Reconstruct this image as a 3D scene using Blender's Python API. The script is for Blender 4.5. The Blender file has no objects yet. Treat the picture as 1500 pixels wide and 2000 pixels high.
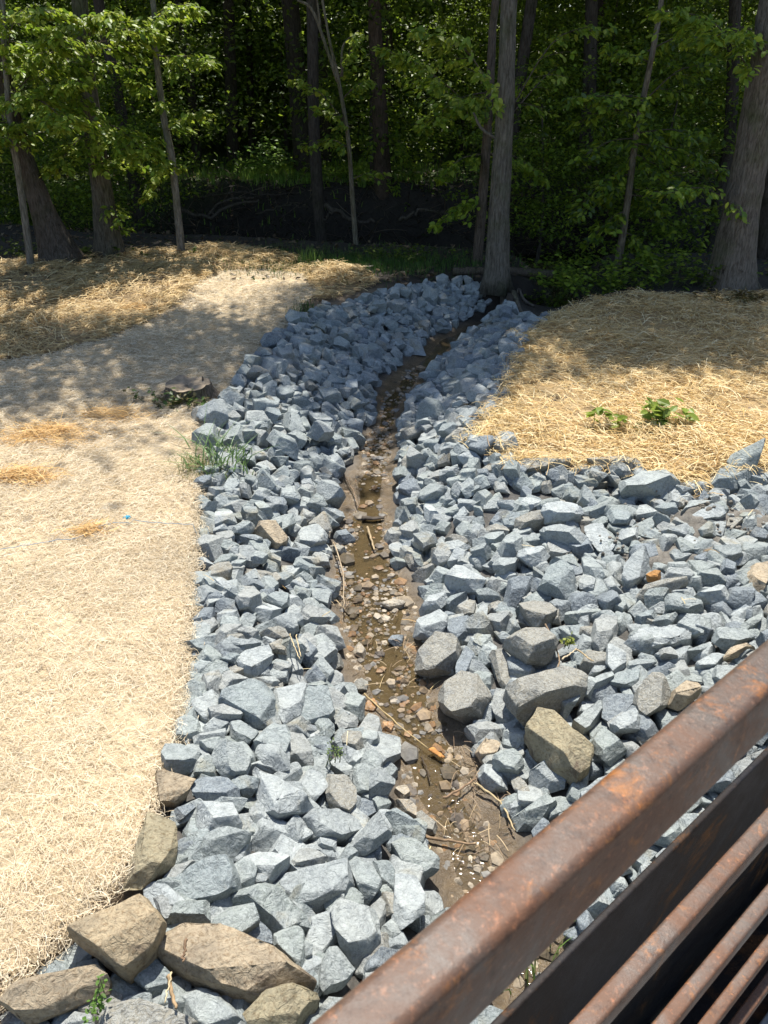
import bpy, math, random
import numpy as np
from mathutils import Vector

# ------------------------------------------------------------------ camera, sky, sun, exposure
scene = bpy.context.scene
COL = scene.collection
PITCH = math.radians(30.0)
CAMZ = 3.0
cam_d = bpy.data.cameras.new("camera")
cam = bpy.data.objects.new("camera", cam_d)
COL.objects.link(cam)
cam.location = (0, 0, CAMZ)
cam.rotation_euler = (math.pi / 2 - PITCH, 0, 0)
cam_d.sensor_fit = 'HORIZONTAL'
cam_d.sensor_width = 36.0
cam_d.lens = 36.0            # 1500 px focal length over 1500 px of width
cam_d.clip_end = 900.0
cam_d.clip_start = 0.05
cam_d.dof.use_dof = True
cam_d.dof.focus_distance = 6.5
cam_d.dof.aperture_fstop = 20.0
scene.camera = cam

SUN_EL = math.radians(68.0)
SUN_AZ = math.radians(2.0)       # measured from +Y towards +X
world = bpy.data.worlds.new("World")
scene.world = world
world.use_nodes = True
wn = world.node_tree
for n in list(wn.nodes): wn.nodes.remove(n)
sky = wn.nodes.new("ShaderNodeTexSky"); sky.sky_type = 'NISHITA'; sky.sun_disc = False
sky.sun_elevation = SUN_EL; sky.sun_rotation = SUN_AZ
sky.air_density = 1.0; sky.dust_density = 1.0; sky.ozone_density = 1.0
bg = wn.nodes.new("ShaderNodeBackground"); bg.inputs[1].default_value = 0.12
wo = wn.nodes.new("ShaderNodeOutputWorld")
wn.links.new(sky.outputs[0], bg.inputs[0]); wn.links.new(bg.outputs[0], wo.inputs[0])
sun_d = bpy.data.lights.new("sun", 'SUN'); sun_d.energy = 4.8; sun_d.angle = math.radians(0.53)
sun_d.color = (1.0, 0.955, 0.88)
sun = bpy.data.objects.new("sun", sun_d); COL.objects.link(sun)
sdir = Vector((math.sin(SUN_AZ) * math.cos(SUN_EL), math.cos(SUN_AZ) * math.cos(SUN_EL), math.sin(SUN_EL)))
sun.rotation_euler = sdir.to_track_quat('Z', 'Y').to_euler()
sun.location = (0, 5, 30)
scene.view_settings.view_transform = 'Standard'
scene.view_settings.look = 'None'
scene.view_settings.exposure = 0.88
scene.view_settings.gamma = 1.0
scene.cycles.max_bounces = 6
scene.cycles.transparent_max_bounces = 8

rng = np.random.default_rng(7)
random.seed(7)

# ------------------------------------------------------------------ from a pixel of the photo to the place
CP, SP = math.cos(PITCH), math.sin(PITCH)
def ray(px, py):
    r = (np.asarray(px, float) - 750.0) / 1500.0
    d = (np.asarray(py, float) - 1000.0) / 1500.0
    return np.stack([r, CP - d * SP, -SP - d * CP], -1)
def at_z(px, py, z=0.0):
    v = ray(px, py); t = (z - CAMZ) / v[..., 2]
    return v * t[..., None] + np.array([0, 0, CAMZ])
def at_y(px, py, y):
    v = ray(px, py); t = y / v[..., 1]
    return v * t[..., None] + np.array([0, 0, CAMZ])
def to_px(P):
    P = np.asarray(P, float) - np.array([0, 0, CAMZ])
    f = P[..., 1] * CP - P[..., 2] * SP
    u = -(P[..., 1] * SP + P[..., 2] * CP)
    return 750 + 1500 * P[..., 0] / f, 1000 + 1500 * u / f, f

# ------------------------------------------------------------------ mesh helpers
def mesh_np(name, V, F, rc=None, smooth=False):
    V = np.asarray(V, np.float32); me = bpy.data.meshes.new(name)
    Fs = F if isinstance(F, list) else [F]
    Fs = [np.asarray(f, np.int32) for f in Fs if len(f)]
    me.vertices.add(len(V)); me.vertices.foreach_set("co", V.ravel())
    nl = sum(f.size for f in Fs); npoly = sum(len(f) for f in Fs)
    me.loops.add(nl); me.polygons.add(npoly)
    me.loops.foreach_set("vertex_index", np.concatenate([f.ravel() for f in Fs]))
    tot = np.concatenate([np.full(len(f), f.shape[1], np.int32) for f in Fs])
    st = np.concatenate([[0], np.cumsum(tot)[:-1]]).astype(np.int32)
    me.polygons.foreach_set("loop_start", st)
    me.update(calc_edges=True)
    me.polygons.foreach_set("use_smooth", np.full(npoly, smooth, bool))
    if rc is not None:
        a = me.attributes.new("rc", 'FLOAT_COLOR', 'POINT')
        rc = np.asarray(rc, np.float32)
        if rc.ndim == 1: rc = np.tile(rc, (len(V), 1))
        if rc.shape[1] == 3: rc = np.hstack([rc, np.ones((len(rc), 1), np.float32)])
        a.data.foreach_set("color", rc.ravel())
    me.update()
    return me
def obj(name, me, mat=None, parent=None, loc=(0, 0, 0)):
    o = bpy.data.objects.new(name, me); COL.objects.link(o)
    if mat is not None and me is not None: me.materials.append(mat)
    o.location = loc
    if parent is not None: o.parent = parent
    return o
def empty(name, loc): 
    o = bpy.data.objects.new(name, None); COL.objects.link(o); o.location = loc; o.empty_display_size = .2
    return o
def tag(o, label=None, cat=None, group=None, kind=None):
    if label: o["label"] = label
    if cat: o["category"] = cat
    if group: o["group"] = group
    if kind: o["kind"] = kind
    return o
class Acc:
    def __init__(s): s.V = []; s.F3 = []; s.F4 = []; s.C = []; s.n = 0
    def add(s, V, F, c):
        V = np.asarray(V, float); F = np.asarray(F, int) + s.n
        (s.F3 if F.shape[1] == 3 else s.F4).append(F)
        s.V.append(V); c = np.asarray(c, float)
        s.C.append(np.tile(c, (len(V), 1)) if c.ndim == 1 else c)
        s.n += len(V)
    def mesh(s, name, smooth=False):
        F = []
        if s.F3: F.append(np.vstack(s.F3))
        if s.F4: F.append(np.vstack(s.F4))
        return mesh_np(name, np.vstack(s.V), F, np.vstack(s.C), smooth)

def tube(pts, rad, n=8, rough=0.0, seed=0):
    pts = np.asarray(pts, float); rad = np.asarray(rad, float); m = len(pts)
    T = np.gradient(pts, axis=0); T /= np.linalg.norm(T, axis=1)[:, None] + 1e-9
    ref = np.array([0, 0, 1.0]) if abs(T[:, 2]).mean() < .8 else np.array([0, 1.0, 0])
    A = np.cross(T, ref); A /= np.linalg.norm(A, axis=1)[:, None] + 1e-9
    B = np.cross(T, A)
    th = np.arange(n) / n * 2 * np.pi
    r = np.random.default_rng(seed)
    R = rad[:, None] * (1 + rough * r.normal(size=(m, n)) + rough * 1.5 * r.normal(size=(1, n)))
    V = pts[:, None] + R[..., None] * (np.cos(th)[None, :, None] * A[:, None] + np.sin(th)[None, :, None] * B[:, None])
    V = V.reshape(-1, 3)
    i = np.arange(m - 1)[:, None] * n; j = np.arange(n)[None]; j2 = (j + 1) % n
    F = np.stack([i + j, i + j2, i + n + j2, i + n + j], -1).reshape(-1, 4)
    V = np.vstack([V, pts[0], pts[-1]]); k = m * n
    c0 = np.stack([np.full(n, k), np.arange(n), np.arange(n), (np.arange(n) + 1) % n], -1)
    # caps as thin quads would be degenerate: keep triangles separately
    capA = np.stack([np.full(n, k), (np.arange(n) + 1) % n, np.arange(n)], -1)
    capB = np.stack([np.full(n, k + 1), (m - 1) * n + np.arange(n), (m - 1) * n + (np.arange(n) + 1) % n], -1)
    return V, F, np.vstack([capA, capB])
def add_tube(acc, pts, rad, c, n=8, rough=0, seed=0):
    V, F, T = tube(pts, rad, n, rough, seed)
    k = acc.n
    acc.add(V, F, c); acc.F3.append(T + k)
def spline(pts, m=24):
    pts = np.asarray(pts, float)
    if len(pts) < 3:
        t = np.linspace(0, 1, m)[:, None]; return pts[0] * (1 - t) + pts[-1] * t
    P = np.vstack([2 * pts[0] - pts[1], pts, 2 * pts[-1] - pts[-2]])
    out = []; ts = np.linspace(0, len(pts) - 1 - 1e-6, m)
    for t in ts:
        i = int(t); f = t - i; a, b, c, d = P[i:i + 4]
        out.append(.5 * ((2 * b) + (-a + c) * f + (2 * a - 5 * b + 4 * c - d) * f * f + (-a + 3 * b - 3 * c + d) * f ** 3))
    return np.array(out)

# unit icospheres
import bmesh
ICO = {}
for lv in (1, 2, 3, 4, 5):
    bm = bmesh.new(); bmesh.ops.create_icosphere(bm, subdivisions=lv, radius=1)
    ICO[lv] = (np.array([v.co[:] for v in bm.verts]), np.array([[v.index for v in f.verts] for f in bm.faces]))
    bm.free()

def sines(P, freq, seed, n=10):
    r = np.random.default_rng(seed); o = np.zeros(P.shape[:-1])
    for _ in range(n):
        k = r.normal(size=P.shape[-1]); k *= freq * r.uniform(.6, 1.6) / np.linalg.norm(k)
        o += np.sin(P @ k + r.uniform(0, 6.28))
    return o / math.sqrt(n)

# ------------------------------------------------------------------ materials
def newmat(name):
    m = bpy.data.materials.new(name); m.use_nodes = True
    nt = m.node_tree
    return m, nt, nt.nodes["Principled BSDF"], nt.nodes["Material Output"]
def N(nt, t, **kw):
    n = nt.nodes.new(t)
    for k, v in kw.items(): setattr(n, k, v)
    return n
def mix(nt, a, b, f, mode='MIX'):
    n = N(nt, "ShaderNodeMix", data_type='RGBA', blend_type=mode)
    for s, v in ((n.inputs[0], f), (n.inputs[6], a), (n.inputs[7], b)):
        if hasattr(v, "is_linked"): nt.links.new(v, s)
        elif isinstance(v, (int, float)): s.default_value = v
        else: s.default_value = (*v, 1)
    return n.outputs[2]
def noise(nt, scale, detail=5, rough=.6, coord=None, dist=0.0):
    n = N(nt, "ShaderNodeTexNoise"); n.inputs["Scale"].default_value = scale
    n.inputs["Detail"].default_value = detail; n.inputs["Roughness"].default_value = rough
    n.inputs["Distortion"].default_value = dist
    if coord is not None: nt.links.new(coord, n.inputs["Vector"])
    return n.outputs["Fac"]
def ramp(nt, src, a, b, ca=(0, 0, 0), cb=(1, 1, 1)):
    r = N(nt, "ShaderNodeValToRGB"); e = r.color_ramp.elements
    e[0].position = a; e[1].position = b; e[0].color = (*ca, 1); e[1].color = (*cb, 1)
    nt.links.new(src, r.inputs[0]); return r.outputs[0]
def bump(nt, bs, src, strength, dist, prev=None):
    b = N(nt, "ShaderNodeBump"); b.inputs["Strength"].default_value = strength; b.inputs["Distance"].default_value = dist
    nt.links.new(src, b.inputs["Height"])
    if prev is not None: nt.links.new(prev, b.inputs["Normal"])
    nt.links.new(b.outputs[0], bs.inputs["Normal"]); return b.outputs[0]
def attr(nt, name="rc"):
    a = N(nt, "ShaderNodeAttribute", attribute_name=name); return a

def mk_rock(name, vein=0.5, tan=False):
    m, nt, bs, out = newmat(name)
    tc = N(nt, "ShaderNodeTexCoord").outputs["Object"]
    c = attr(nt).outputs["Color"]
    big = noise(nt, 7, 4, .6, tc, .4)
    fine = noise(nt, 60, 6, .7, tc)
    c1 = mix(nt, c, mix(nt, c, (.62, .64, .68), 1.0, 'MULTIPLY'), ramp(nt, big, .42, .68))
    vn = noise(nt, 22, 7, .78, tc, 2.0)
    # pale quartz veining: a narrow band of a distorted noise
    rp = N(nt, "ShaderNodeValToRGB"); e = rp.color_ramp.elements
    e[0].position = .455; e[0].color = (0, 0, 0, 1); e[1].position = .5; e[1].color = (1, 1, 1, 1)
    e2 = e.new(.545); e2.color = (0, 0, 0, 1)
    nt.links.new(vn, rp.inputs[0])
    mth = N(nt, "ShaderNodeMath", operation='MULTIPLY'); mth.inputs[1].default_value = vein
    nt.links.new(rp.outputs[0], mth.inputs[0])
    c2 = mix(nt, c1, (.46, .49, .485) if not tan else (.36, .29, .19), mth.outputs[0])
    c3 = mix(nt, c2, mix(nt, c2, (.6, .6, .6) if not tan else (.5, .42, .33), 1.0, 'MULTIPLY'), ramp(nt, fine, .48, .72))
    sn = noise(nt, 2.6, 5, .65, tc, .6)
    if not tan: c3 = mix(nt, c3, mix(nt, c3, (.92, .78, .58), 1.0, 'MULTIPLY'), ramp(nt, sn, .56, .72))
    if tan:
        st = noise(nt, 5, 5, .7, tc, 1.0)
        c3 = mix(nt, c3, (.13, .10, .07), ramp(nt, st, .54, .66))
    nt.links.new(c3, bs.inputs["Base Color"])
    bs.inputs["Roughness"].default_value = .82
    bs.inputs["Specular IOR Level"].default_value = .3
    b1 = bump(nt, bs, fine, .55, .012)
    lay = noise(nt, 22, 6, .62, tc, 1.2)
    bump(nt, bs, lay, .8, .03, b1)
    return m
M = {}
M['rock'] = mk_rock("grey_riprap_rock", .5)
M['tan'] = mk_rock("tan_field_rock", .3, True)

def mk_attr(name, rough=.8, spec=.3, bscale=None, bstr=.3, bdist=.01, trans=0.0, var=None):
    m, nt, bs, out = newmat(name)
    c = attr(nt).outputs["Color"]
    tc = N(nt, "ShaderNodeTexCoord").outputs["Object"]
    if var:
        nz = noise(nt, var[0], 5, .65, tc)
        c = mix(nt, c, mix(nt, c, (var[1],) * 3, 1.0, 'MULTIPLY'), ramp(nt, nz, .4, .65))
    nt.links.new(c, bs.inputs["Base Color"])
    bs.inputs["Roughness"].default_value = rough; bs.inputs["Specular IOR Level"].default_value = spec
    if bscale: bump(nt, bs, noise(nt, bscale, 6, .7, tc), bstr, bdist)
    if trans:
        t = N(nt, "ShaderNodeBsdfTranslucent"); nt.links.new(c, t.inputs[0])
        mx = N(nt, "ShaderNodeMixShader"); mx.inputs[0].default_value = trans
        nt.links.new(bs.outputs[0], mx.inputs[1]); nt.links.new(t.outputs[0], mx.inputs[2])
        nt.links.new(mx.outputs[0], out.inputs["Surface"])
    return m
M['straw'] = mk_attr("dry_straw", .6, .35, trans=.15)
M['leaf'] = mk_attr("tree_leaf", .45, .4, trans=.5)
M['grassblade'] = mk_attr("grass_blade", .5, .35, trans=.3)
M['pebble'] = mk_attr("stream_pebble", .6, .4, 40, .4, .004, var=(30, .6))
M['wood'] = mk_attr("weathered_wood", .85, .2, 40, .6, .006, var=(18, .6))
M['bark'] = None
def mk_bark():
    m, nt, bs, out = newmat("tree_bark")
    tc = N(nt, "ShaderNodeTexCoord").outputs["Object"]
    mp = N(nt, "ShaderNodeMapping"); mp.inputs["Scale"].default_value = (1, 1, .16); nt.links.new(tc, mp.inputs[0])
    nz = noise(nt, 38, 6, .7, mp.outputs[0], .6); bl = noise(nt, 2.2, 4, .6, tc)
    c = attr(nt).outputs["Color"]
    c1 = mix(nt, mix(nt, c, (.45, .43, .4), 1.0, 'MULTIPLY'), c, ramp(nt, nz, .38, .6))
    c2 = mix(nt, c1, mix(nt, c1, (.62, .72, .5), 1.0, 'MULTIPLY'), ramp(nt, bl, .5, .7))
    nt.links.new(c2, bs.inputs["Base Color"]); bs.inputs["Roughness"].default_value = .9
    bs.inputs["Specular IOR Level"].default_value = .15
    c3 = mix(nt, c2, mix(nt, c2, (.35, .33, .3), 1.0, 'MULTIPLY'), ramp(nt, noise(nt, 14, 5, .7, mp.outputs[0], 1.5), .56, .68)); nt.links.new(c3, bs.inputs['Base Color'])
    bump(nt, bs, nz, 1.0, .045)
    return m
M['bark'] = mk_bark()
def mk_ground():
    m, nt, bs, out = newmat("ground_soil")
    tc = N(nt, "ShaderNodeTexCoord").outputs["Object"]
    a = attr(nt); c = a.outputs["Color"]
    nz = noise(nt, 9, 8, .7, tc, .5); fz = noise(nt, 70, 5, .7, tc)
    c1 = mix(nt, c, mix(nt, c, (.5, .48, .45), 1.0, 'MULTIPLY'), ramp(nt, nz, .38, .64))
    c2 = mix(nt, c1, mix(nt, c1, (1.5, 1.45, 1.3), 1.0, 'MULTIPLY'), ramp(nt, fz, .55, .72))
    nt.links.new(c2, bs.inputs["Base Color"])
    mr = N(nt, "ShaderNodeMapRange"); nt.links.new(a.outputs["Alpha"], mr.inputs[0])
    mr.inputs[3].default_value = .9; mr.inputs[4].default_value = .28
    nt.links.new(mr.outputs[0], bs.inputs["Roughness"])
    b1 = bump(nt, bs, fz, .5, .012); bump(nt, bs, nz, .7, .04, b1)
    return m
M['ground'] = mk_ground()
def mk_water(name, tint, depthfac):
    m, nt, bs, out = newmat(name)
    nt.nodes.remove(bs)
    tc = N(nt, "ShaderNodeTexCoord").outputs["Object"]
    tr = N(nt, "ShaderNodeBsdfTransparent"); tr.inputs[0].default_value = (*tint, 1)
    df = N(nt, "ShaderNodeBsdfDiffuse"); df.inputs[0].default_value = (.13, .10, .055, 1)
    m1 = N(nt, "ShaderNodeMixShader"); m1.inputs[0].default_value = depthfac
    nt.links.new(tr.outputs[0], m1.inputs[1]); nt.links.new(df.outputs[0], m1.inputs[2])
    gl = N(nt, "ShaderNodeBsdfGlossy"); gl.inputs["Roughness"].default_value = .06
    bp = N(nt, "ShaderNodeBump"); bp.inputs["Strength"].default_value = .35; bp.inputs["Distance"].default_value = .01
    nt.links.new(noise(nt, 28, 3, .5, tc, .8), bp.inputs["Height"])
    nt.links.new(bp.outputs[0], gl.inputs["Normal"])
    fr = N(nt, "ShaderNodeFresnel"); fr.inputs[0].default_value = 1.45; nt.links.new(bp.outputs[0], fr.inputs["Normal"])
    m2 = N(nt, "ShaderNodeMixShader"); nt.links.new(fr.outputs[0], m2.inputs[0])
    nt.links.new(m1.outputs[0], m2.inputs[1]); nt.links.new(gl.outputs[0], m2.inputs[2])
    nt.links.new(m2.outputs[0], out.inputs["Surface"])
    return m
M['water'] = mk_water("shallow_stream_water", (.74, .68, .53), .3)
M['creek'] = mk_water("dark_creek_water", (.12, .10, .06), .12)
def mk_rust(name, dark=False):
    m, nt, bs, out = newmat(name)
    tc = N(nt, "ShaderNodeTexCoord").outputs["Object"]
    a = noise(nt, 5 if not dark else 3, 8, .72, tc, .8); b = noise(nt, 30, 6, .75, tc, .5); f = noise(nt, 220, 4, .7, tc)
    if not dark:
        base, r1, r2 = (.075, .058, .046), (.105, .05, .026), (.24, .095, .025)
    else:
        base, r1, r2 = (.013, .013, .015), (.022, .017, .014), (.15, .065, .02)
    c = mix(nt, base, r1, ramp(nt, a, .38, .56))
    c = mix(nt, c, r2, ramp(nt, b, .56, .70) if not dark else ramp(nt, a, .55, .68))
    c = mix(nt, c, mix(nt, c, (2.6, 2.2, 1.9), 1.0, 'MULTIPLY'), ramp(nt, noise(nt, 130, 5, .75, tc), .56, .72))
    c = mix(nt, c, mix(nt, c, (1.7, 1.6, 1.55), 1.0, 'MULTIPLY'), ramp(nt, f, .6, .72))
    c = mix(nt, c, mix(nt, c, (.5, .45, .42), 1.0, 'MULTIPLY'), ramp(nt, noise(nt, 60, 5, .7, tc), .52, .7))
    # a rustier skin along the edges, from the piece's own shape
    ge = N(nt, "ShaderNodeNewGeometry")
    if not dark: c = mix(nt, c, (.30, .11, .035), ramp(nt, ge.outputs["Pointiness"], .56, .66))
    nt.links.new(c, bs.inputs["Base Color"])
    nt.links.new(ramp(nt, a, .35, .65, (.40,) * 3, (.68,) * 3), bs.inputs["Roughness"])
    bs.inputs["Specular IOR Level"].default_value = .12 if dark else .38
    bump(nt, bs, f, .35, .002)
    return m
M['rust'] = mk_rust("rusty_weathering_steel")
M['rustdark'] = mk_rust("shaded_rusty_steel", True)  # near-black copy of the rusty steel: shade on the panel put into its colour
# ------------------------------------------------------------------ lie of the land
def P0(l, z): return at_z([p[0] for p in l], [p[1] for p in l], z)[:, :2]
BEDZ = -0.5
edgeL = P0([(995,580),(960,548),(880,542),(820,550),(720,572),(620,598),(560,632),(500,690),(465,742),(415,780),(400,800),(400,870),(385,960),
            (378,1080),(365,1250),(355,1380),(328,1470),(318,1540),(335,1640),(300,1725),(140,1830),(0,1960),(-300,2200)], 0.0)
edgeR = P0([(1062,618),(1028,650),(1005,720),(985,780),(925,850),(1010,900),(1110,905),(1230,915),(1330,945),(1420,930),(1500,925),(1800,900),(2300,900)], 0.0)
stL = P0([(1000,606),(930,628),(880,650),(850,662),(820,690),(762,740),(737,780),(735,830),(706,860),(705,910),(674,940),(668,1000),(655,1080),
          (655,1150),(672,1280),(700,1370),(745,1440),(775,1500),(792,1560),(840,1640),(852,1710),(880,1800),(930,1900),(1000,2050),(1080,2250)], BEDZ)
stR = P0([(1024,616),(960,640),(905,662),(880,690),(830,740),(790,790),(767,830),(765,880),(772,930),(765,1000),(765,1080),(815,1180),
          (820,1260),(860,1340),(880,1400),(930,1480),(940,1550),(1000,1620),(1020,1700),(1070,1800),(1160,1950),(1290,2120),(1420,2300)], BEDZ)
ext = np.array([[3.1, 12.8], [3.4, 16.5]])
stream_poly = np.vstack([ext[::-1] - [.35, 0], stL, stR[::-1], ext + [.35, 0]])
extL = np.array([[2.45, 12.9], [2.6, 16.5]]); extR = np.array([[3.9, 12.6], [4.2, 16.5]])
zone_poly = np.vstack([extL[::-1], edgeL, [[-2.0, -2.5]], [[9, -2.5]], [[9, 6.3]], edgeR[::-1][1:], extR])
edge_line = [np.vstack([extL[::-1], edgeL]), np.vstack([extR[::-1], edgeR])]
def seg_dist(P, L):
    d = np.full(len(P), 1e9)
    for a, b in zip(L[:-1], L[1:]):
        ab = b - a; t = np.clip(((P - a) @ ab) / (ab @ ab + 1e-12), 0, 1)
        d = np.minimum(d, np.hypot(*(P - a - t[:, None] * ab).T))
    return d
def inside(P, poly):
    x, y = P[:, 0], P[:, 1]; r = np.zeros(len(P), bool); j = len(poly) - 1
    for i in range(len(poly)):
        xi, yi = poly[i]; xj, yj = poly[j]
        c = ((yi > y) != (yj > y)) & (x < (xj - xi) * (y - yi) / (yj - yi + 1e-12) + xi)
        r ^= c; j = i
    return r
creekN = np.array([[-60, 21], [-9, 18.2], [-3, 16.6], [1.2, 15.4], [2.6, 14.6], [5, 14.9], [9, 15.4], [60, 16]])
creekF = creekN + np.array([0, 5.2])
def creek_bank(x, L): return np.interp(x, L[:, 0], L[:, 1])
def sm(t): t = np.clip(t, 0, 1); return t * t * (3 - 2 * t)
def height(x, y):
    x = np.asarray(x, float); y = np.asarray(y, float); sh = x.shape
    P = np.stack([x.ravel(), y.ravel()], 1)
    near = (np.abs(P[:, 0]) < 10) & (P[:, 1] < 17) & (P[:, 1] > -3)
    z = np.zeros(len(P)); Q = P[near]
    ds = seg_dist(Q, np.vstack([stream_poly, stream_poly[:1]])); de = np.minimum(seg_dist(Q, edge_line[0]), seg_dist(Q, edge_line[1]))
    ins = inside(Q, stream_poly); inz = inside(Q, zone_poly)
    t = ds / (ds + de + 1e-6)
    # the bank climbs within about 1.5 m of the water, then stays level
    t = np.maximum(t, np.clip(ds / 2.2, 0, 1))
    zz = BEDZ + (-BEDZ - .10) * sm(.12 + .88 * t) * 1.0
    zz = np.where(ins, BEDZ - .03 * np.clip(ds / .2, 0, 1), zz)
    zz = np.where(inz | ins, zz, 0.0 - .06 * np.exp(-de / .12))
    z[near] = zz
    P3 = P
    lump = sines(P3, 2.2, 3) * .018 + sines(P3, 6, 4) * .008 + sines(P3, .7, 5) * .03
    lump = np.where(z < -.15, lump * .5, lump)
    z = z + lump
    # creek beyond the first trees, then the wood's floor
    yn = creek_bank(P[:, 0], creekN); yf = creek_bank(P[:, 0], creekF)
    into = sm((P[:, 1] - yn) / 1.0); out = sm((P[:, 1] - yf + .4) / 1.0)
    z = z * (1 - into * (1 - out) * .9) - 1.35 * into * (1 - out)
    z = z + out * (0.25 + .018 * np.clip(P[:, 1] - yf, 0, 60))
    rd = np.hypot(P[:, 0], P[:, 1])
    bk = np.exp(-((P[:, 1] - yf) / 1.2) ** 2)
    z = z + bk * (sines(P, 2.6, 55) * .16 + sines(P, 7, 56) * .05)
    z = z + sines(P, .25, 8) * .25 * sm((rd - 22) / 20)
    return z.reshape(sh)
def grid(xs, ys, zf=None, zadd=0.0):
    X, Y = np.meshgrid(xs, ys); Z = (height(X, Y) if zf is None else zf(X, Y)) + zadd
    V = np.stack([X, Y, Z], -1).reshape(-1, 3); nx = len(xs)
    i = np.arange(len(ys) - 1)[:, None] * nx + np.arange(nx - 1)[None]
    return V, np.stack([i, i + 1, i + nx + 1, i + nx], -1).reshape(-1, 4)
xs = np.concatenate([-np.geomspace(400, 10.5, 26), np.arange(-9.9, 9.95, .07), np.geomspace(10.5, 400, 26)])
ys = np.concatenate([-np.geomspace(200, 3.2, 10), np.arange(-2.9, 17, .07), np.arange(17.2, 30, .25), np.geomspace(30.5, 600, 46)])
GV, GF = grid(xs, ys)
gp = GV[:, :2]
gd = seg_dist(gp, np.vstack([stream_poly, stream_poly[:1]])); gi = inside(gp, stream_poly); gz = inside(gp, zone_poly)
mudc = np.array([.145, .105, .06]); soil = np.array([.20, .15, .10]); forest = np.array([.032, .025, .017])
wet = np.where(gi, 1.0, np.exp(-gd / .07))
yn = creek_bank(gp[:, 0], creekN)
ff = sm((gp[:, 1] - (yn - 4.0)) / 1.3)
soilg = np.where(gz[:, None], np.array([.095, .09, .082])[None], soil[None])  # soil under the rocks darkened so the gaps look like deep shadow
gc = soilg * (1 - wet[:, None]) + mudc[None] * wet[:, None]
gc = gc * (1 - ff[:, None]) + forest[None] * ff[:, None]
greenp = sm((gp[:, 1] - 22.3) / 1)
gc = gc * (1 - greenp[:, None] * .8) + np.array([.07, .11, .025]) * greenp[:, None] * .8
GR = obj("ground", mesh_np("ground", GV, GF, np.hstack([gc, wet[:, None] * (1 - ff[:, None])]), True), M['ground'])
tag(GR, "brown soil and mud running from the straw banks into the wood", kind="structure")

# water in the stream: a sheet along the channel, just over the bed
def strip(Lp, Rp, z, n=260, m=9, widen=.03):
    def res(L):
        s = np.concatenate([[0], np.cumsum(np.hypot(*np.diff(L, axis=0).T))]); t = np.linspace(0, s[-1], n)
        return np.stack([np.interp(t, s, L[:, 0]), np.interp(t, s, L[:, 1])], 1)
    A, B = res(Lp), res(Rp); k = np.linspace(-widen, 1 + widen, m)
    XY = A[:, None] * (1 - k)[None, :, None] + B[:, None] * k[None, :, None]
    V = np.concatenate([XY, np.full((n, m, 1), z)], -1).reshape(-1, 3)
    i = np.arange(n - 1)[:, None] * m + np.arange(m - 1)[None]
    return V, np.stack([i, i + m, i + m + 1, i + 1], -1).reshape(-1, 4)
lw = np.vstack([ext[::-1] - [.35, 0], stL]); rw = np.vstack([ext[::-1] + [.35, 0], stR])
V, F = strip(lw, rw, BEDZ - .013)
tag(obj("stream_water", mesh_np("stream_water", V, F, None, True), M['water']), kind="structure")
V = []; 
cx = np.linspace(-60, 60, 80); a = creek_bank(cx, creekN) - .2; b = creek_bank(cx, creekF) + .6
V = np.vstack([np.stack([cx, a, np.full(80, -.98)], 1), np.stack([cx, b, np.full(80, -.98)], 1)])
F = np.array([[i, i + 1, 81 + i, 80 + i] for i in range(79)])
tag(obj("creek_water", mesh_np("creek_water", V, F, None, True), M['creek']), kind="structure")

# ------------------------------------------------------------------ straw, fibres, blanket
def ribbons(acc, base, ang, length, width, curl, lift, colr, seg=3, tilt=None):
    n = len(base); t = np.linspace(0, 1, seg + 1)[None]
    a = ang[:, None] + curl[:, None] * (t - .5)
    st = length[:, None] / seg
    dx = np.cos(a) * st; dy = np.sin(a) * st
    X = base[:, 0:1] + np.cumsum(dx, 1) - dx.sum(1, keepdims=True) / 2
    Y = base[:, 1:2] + np.cumsum(dy, 1) - dy.sum(1, keepdims=True) / 2
    arch = np.sin(t * np.pi) * lift[:, None] + (0 if tilt is None else (t - .5) * tilt[:, None] * length[:, None])
    Z = base[:, 2:3] + arch
    roll = rng.uniform(-.9, .9, n)[:, None]
    nx = -np.sin(a) * np.cos(roll); ny = np.cos(a) * np.cos(roll); nz = np.sin(roll) * np.ones_like(a)
    w = width[:, None] / 2
    A = np.stack([X + nx * w, Y + ny * w, Z + nz * w], -1); B = np.stack([X - nx * w, Y - ny * w, Z - nz * w], -1)
    V = np.stack([A, B], 2).reshape(-1, 3); m = (seg + 1) * 2
    i = (np.arange(n) * m)[:, None] + (np.arange(seg) * 2)[None]
    F = np.stack([i, i + 1, i + 3, i + 2], -1).reshape(-1, 4)
    acc.add(V, F, np.repeat(colr, m, 0))
def scatter(poly, n, dens=None):
    lo, hi = poly.min(0), poly.max(0); out = []
    while sum(map(len, out)) < n:
        Q = rng.uniform(lo, hi, (n, 2)); Q = Q[inside(Q, poly)]
        if dens is not None: Q = Q[rng.random(len(Q)) < dens(Q)]
        out.append(Q)
    return np.vstack(out)[:n]
def pal(cols, n, jit=.12):
    c = np.array(cols)[rng.integers(0, len(cols), n)]
    return np.clip(c * (1 + rng.normal(size=(n, 1)) * jit), .01, .95)
matT = P0([(-700,860),(0,708),(100,690),(230,655),(330,610),(385,560),(425,530),(520,524),(590,540),(618,572)], 0)
matR = P0([(575,620),(540,650),(505,690),(470,738),(420,775),(402,800),(392,870),(386,960),(380,1080),(368,1250),(358,1370),(330,1470),(300,1560),
           (292,1660),(250,1712),(130,1830),(0,1950),(-300,2180)], 0)
mat_poly = np.vstack([matT, matR, [[-3.2, -.8]], [[-7.5, -.8]], [[-9.3, 5]]])
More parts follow.
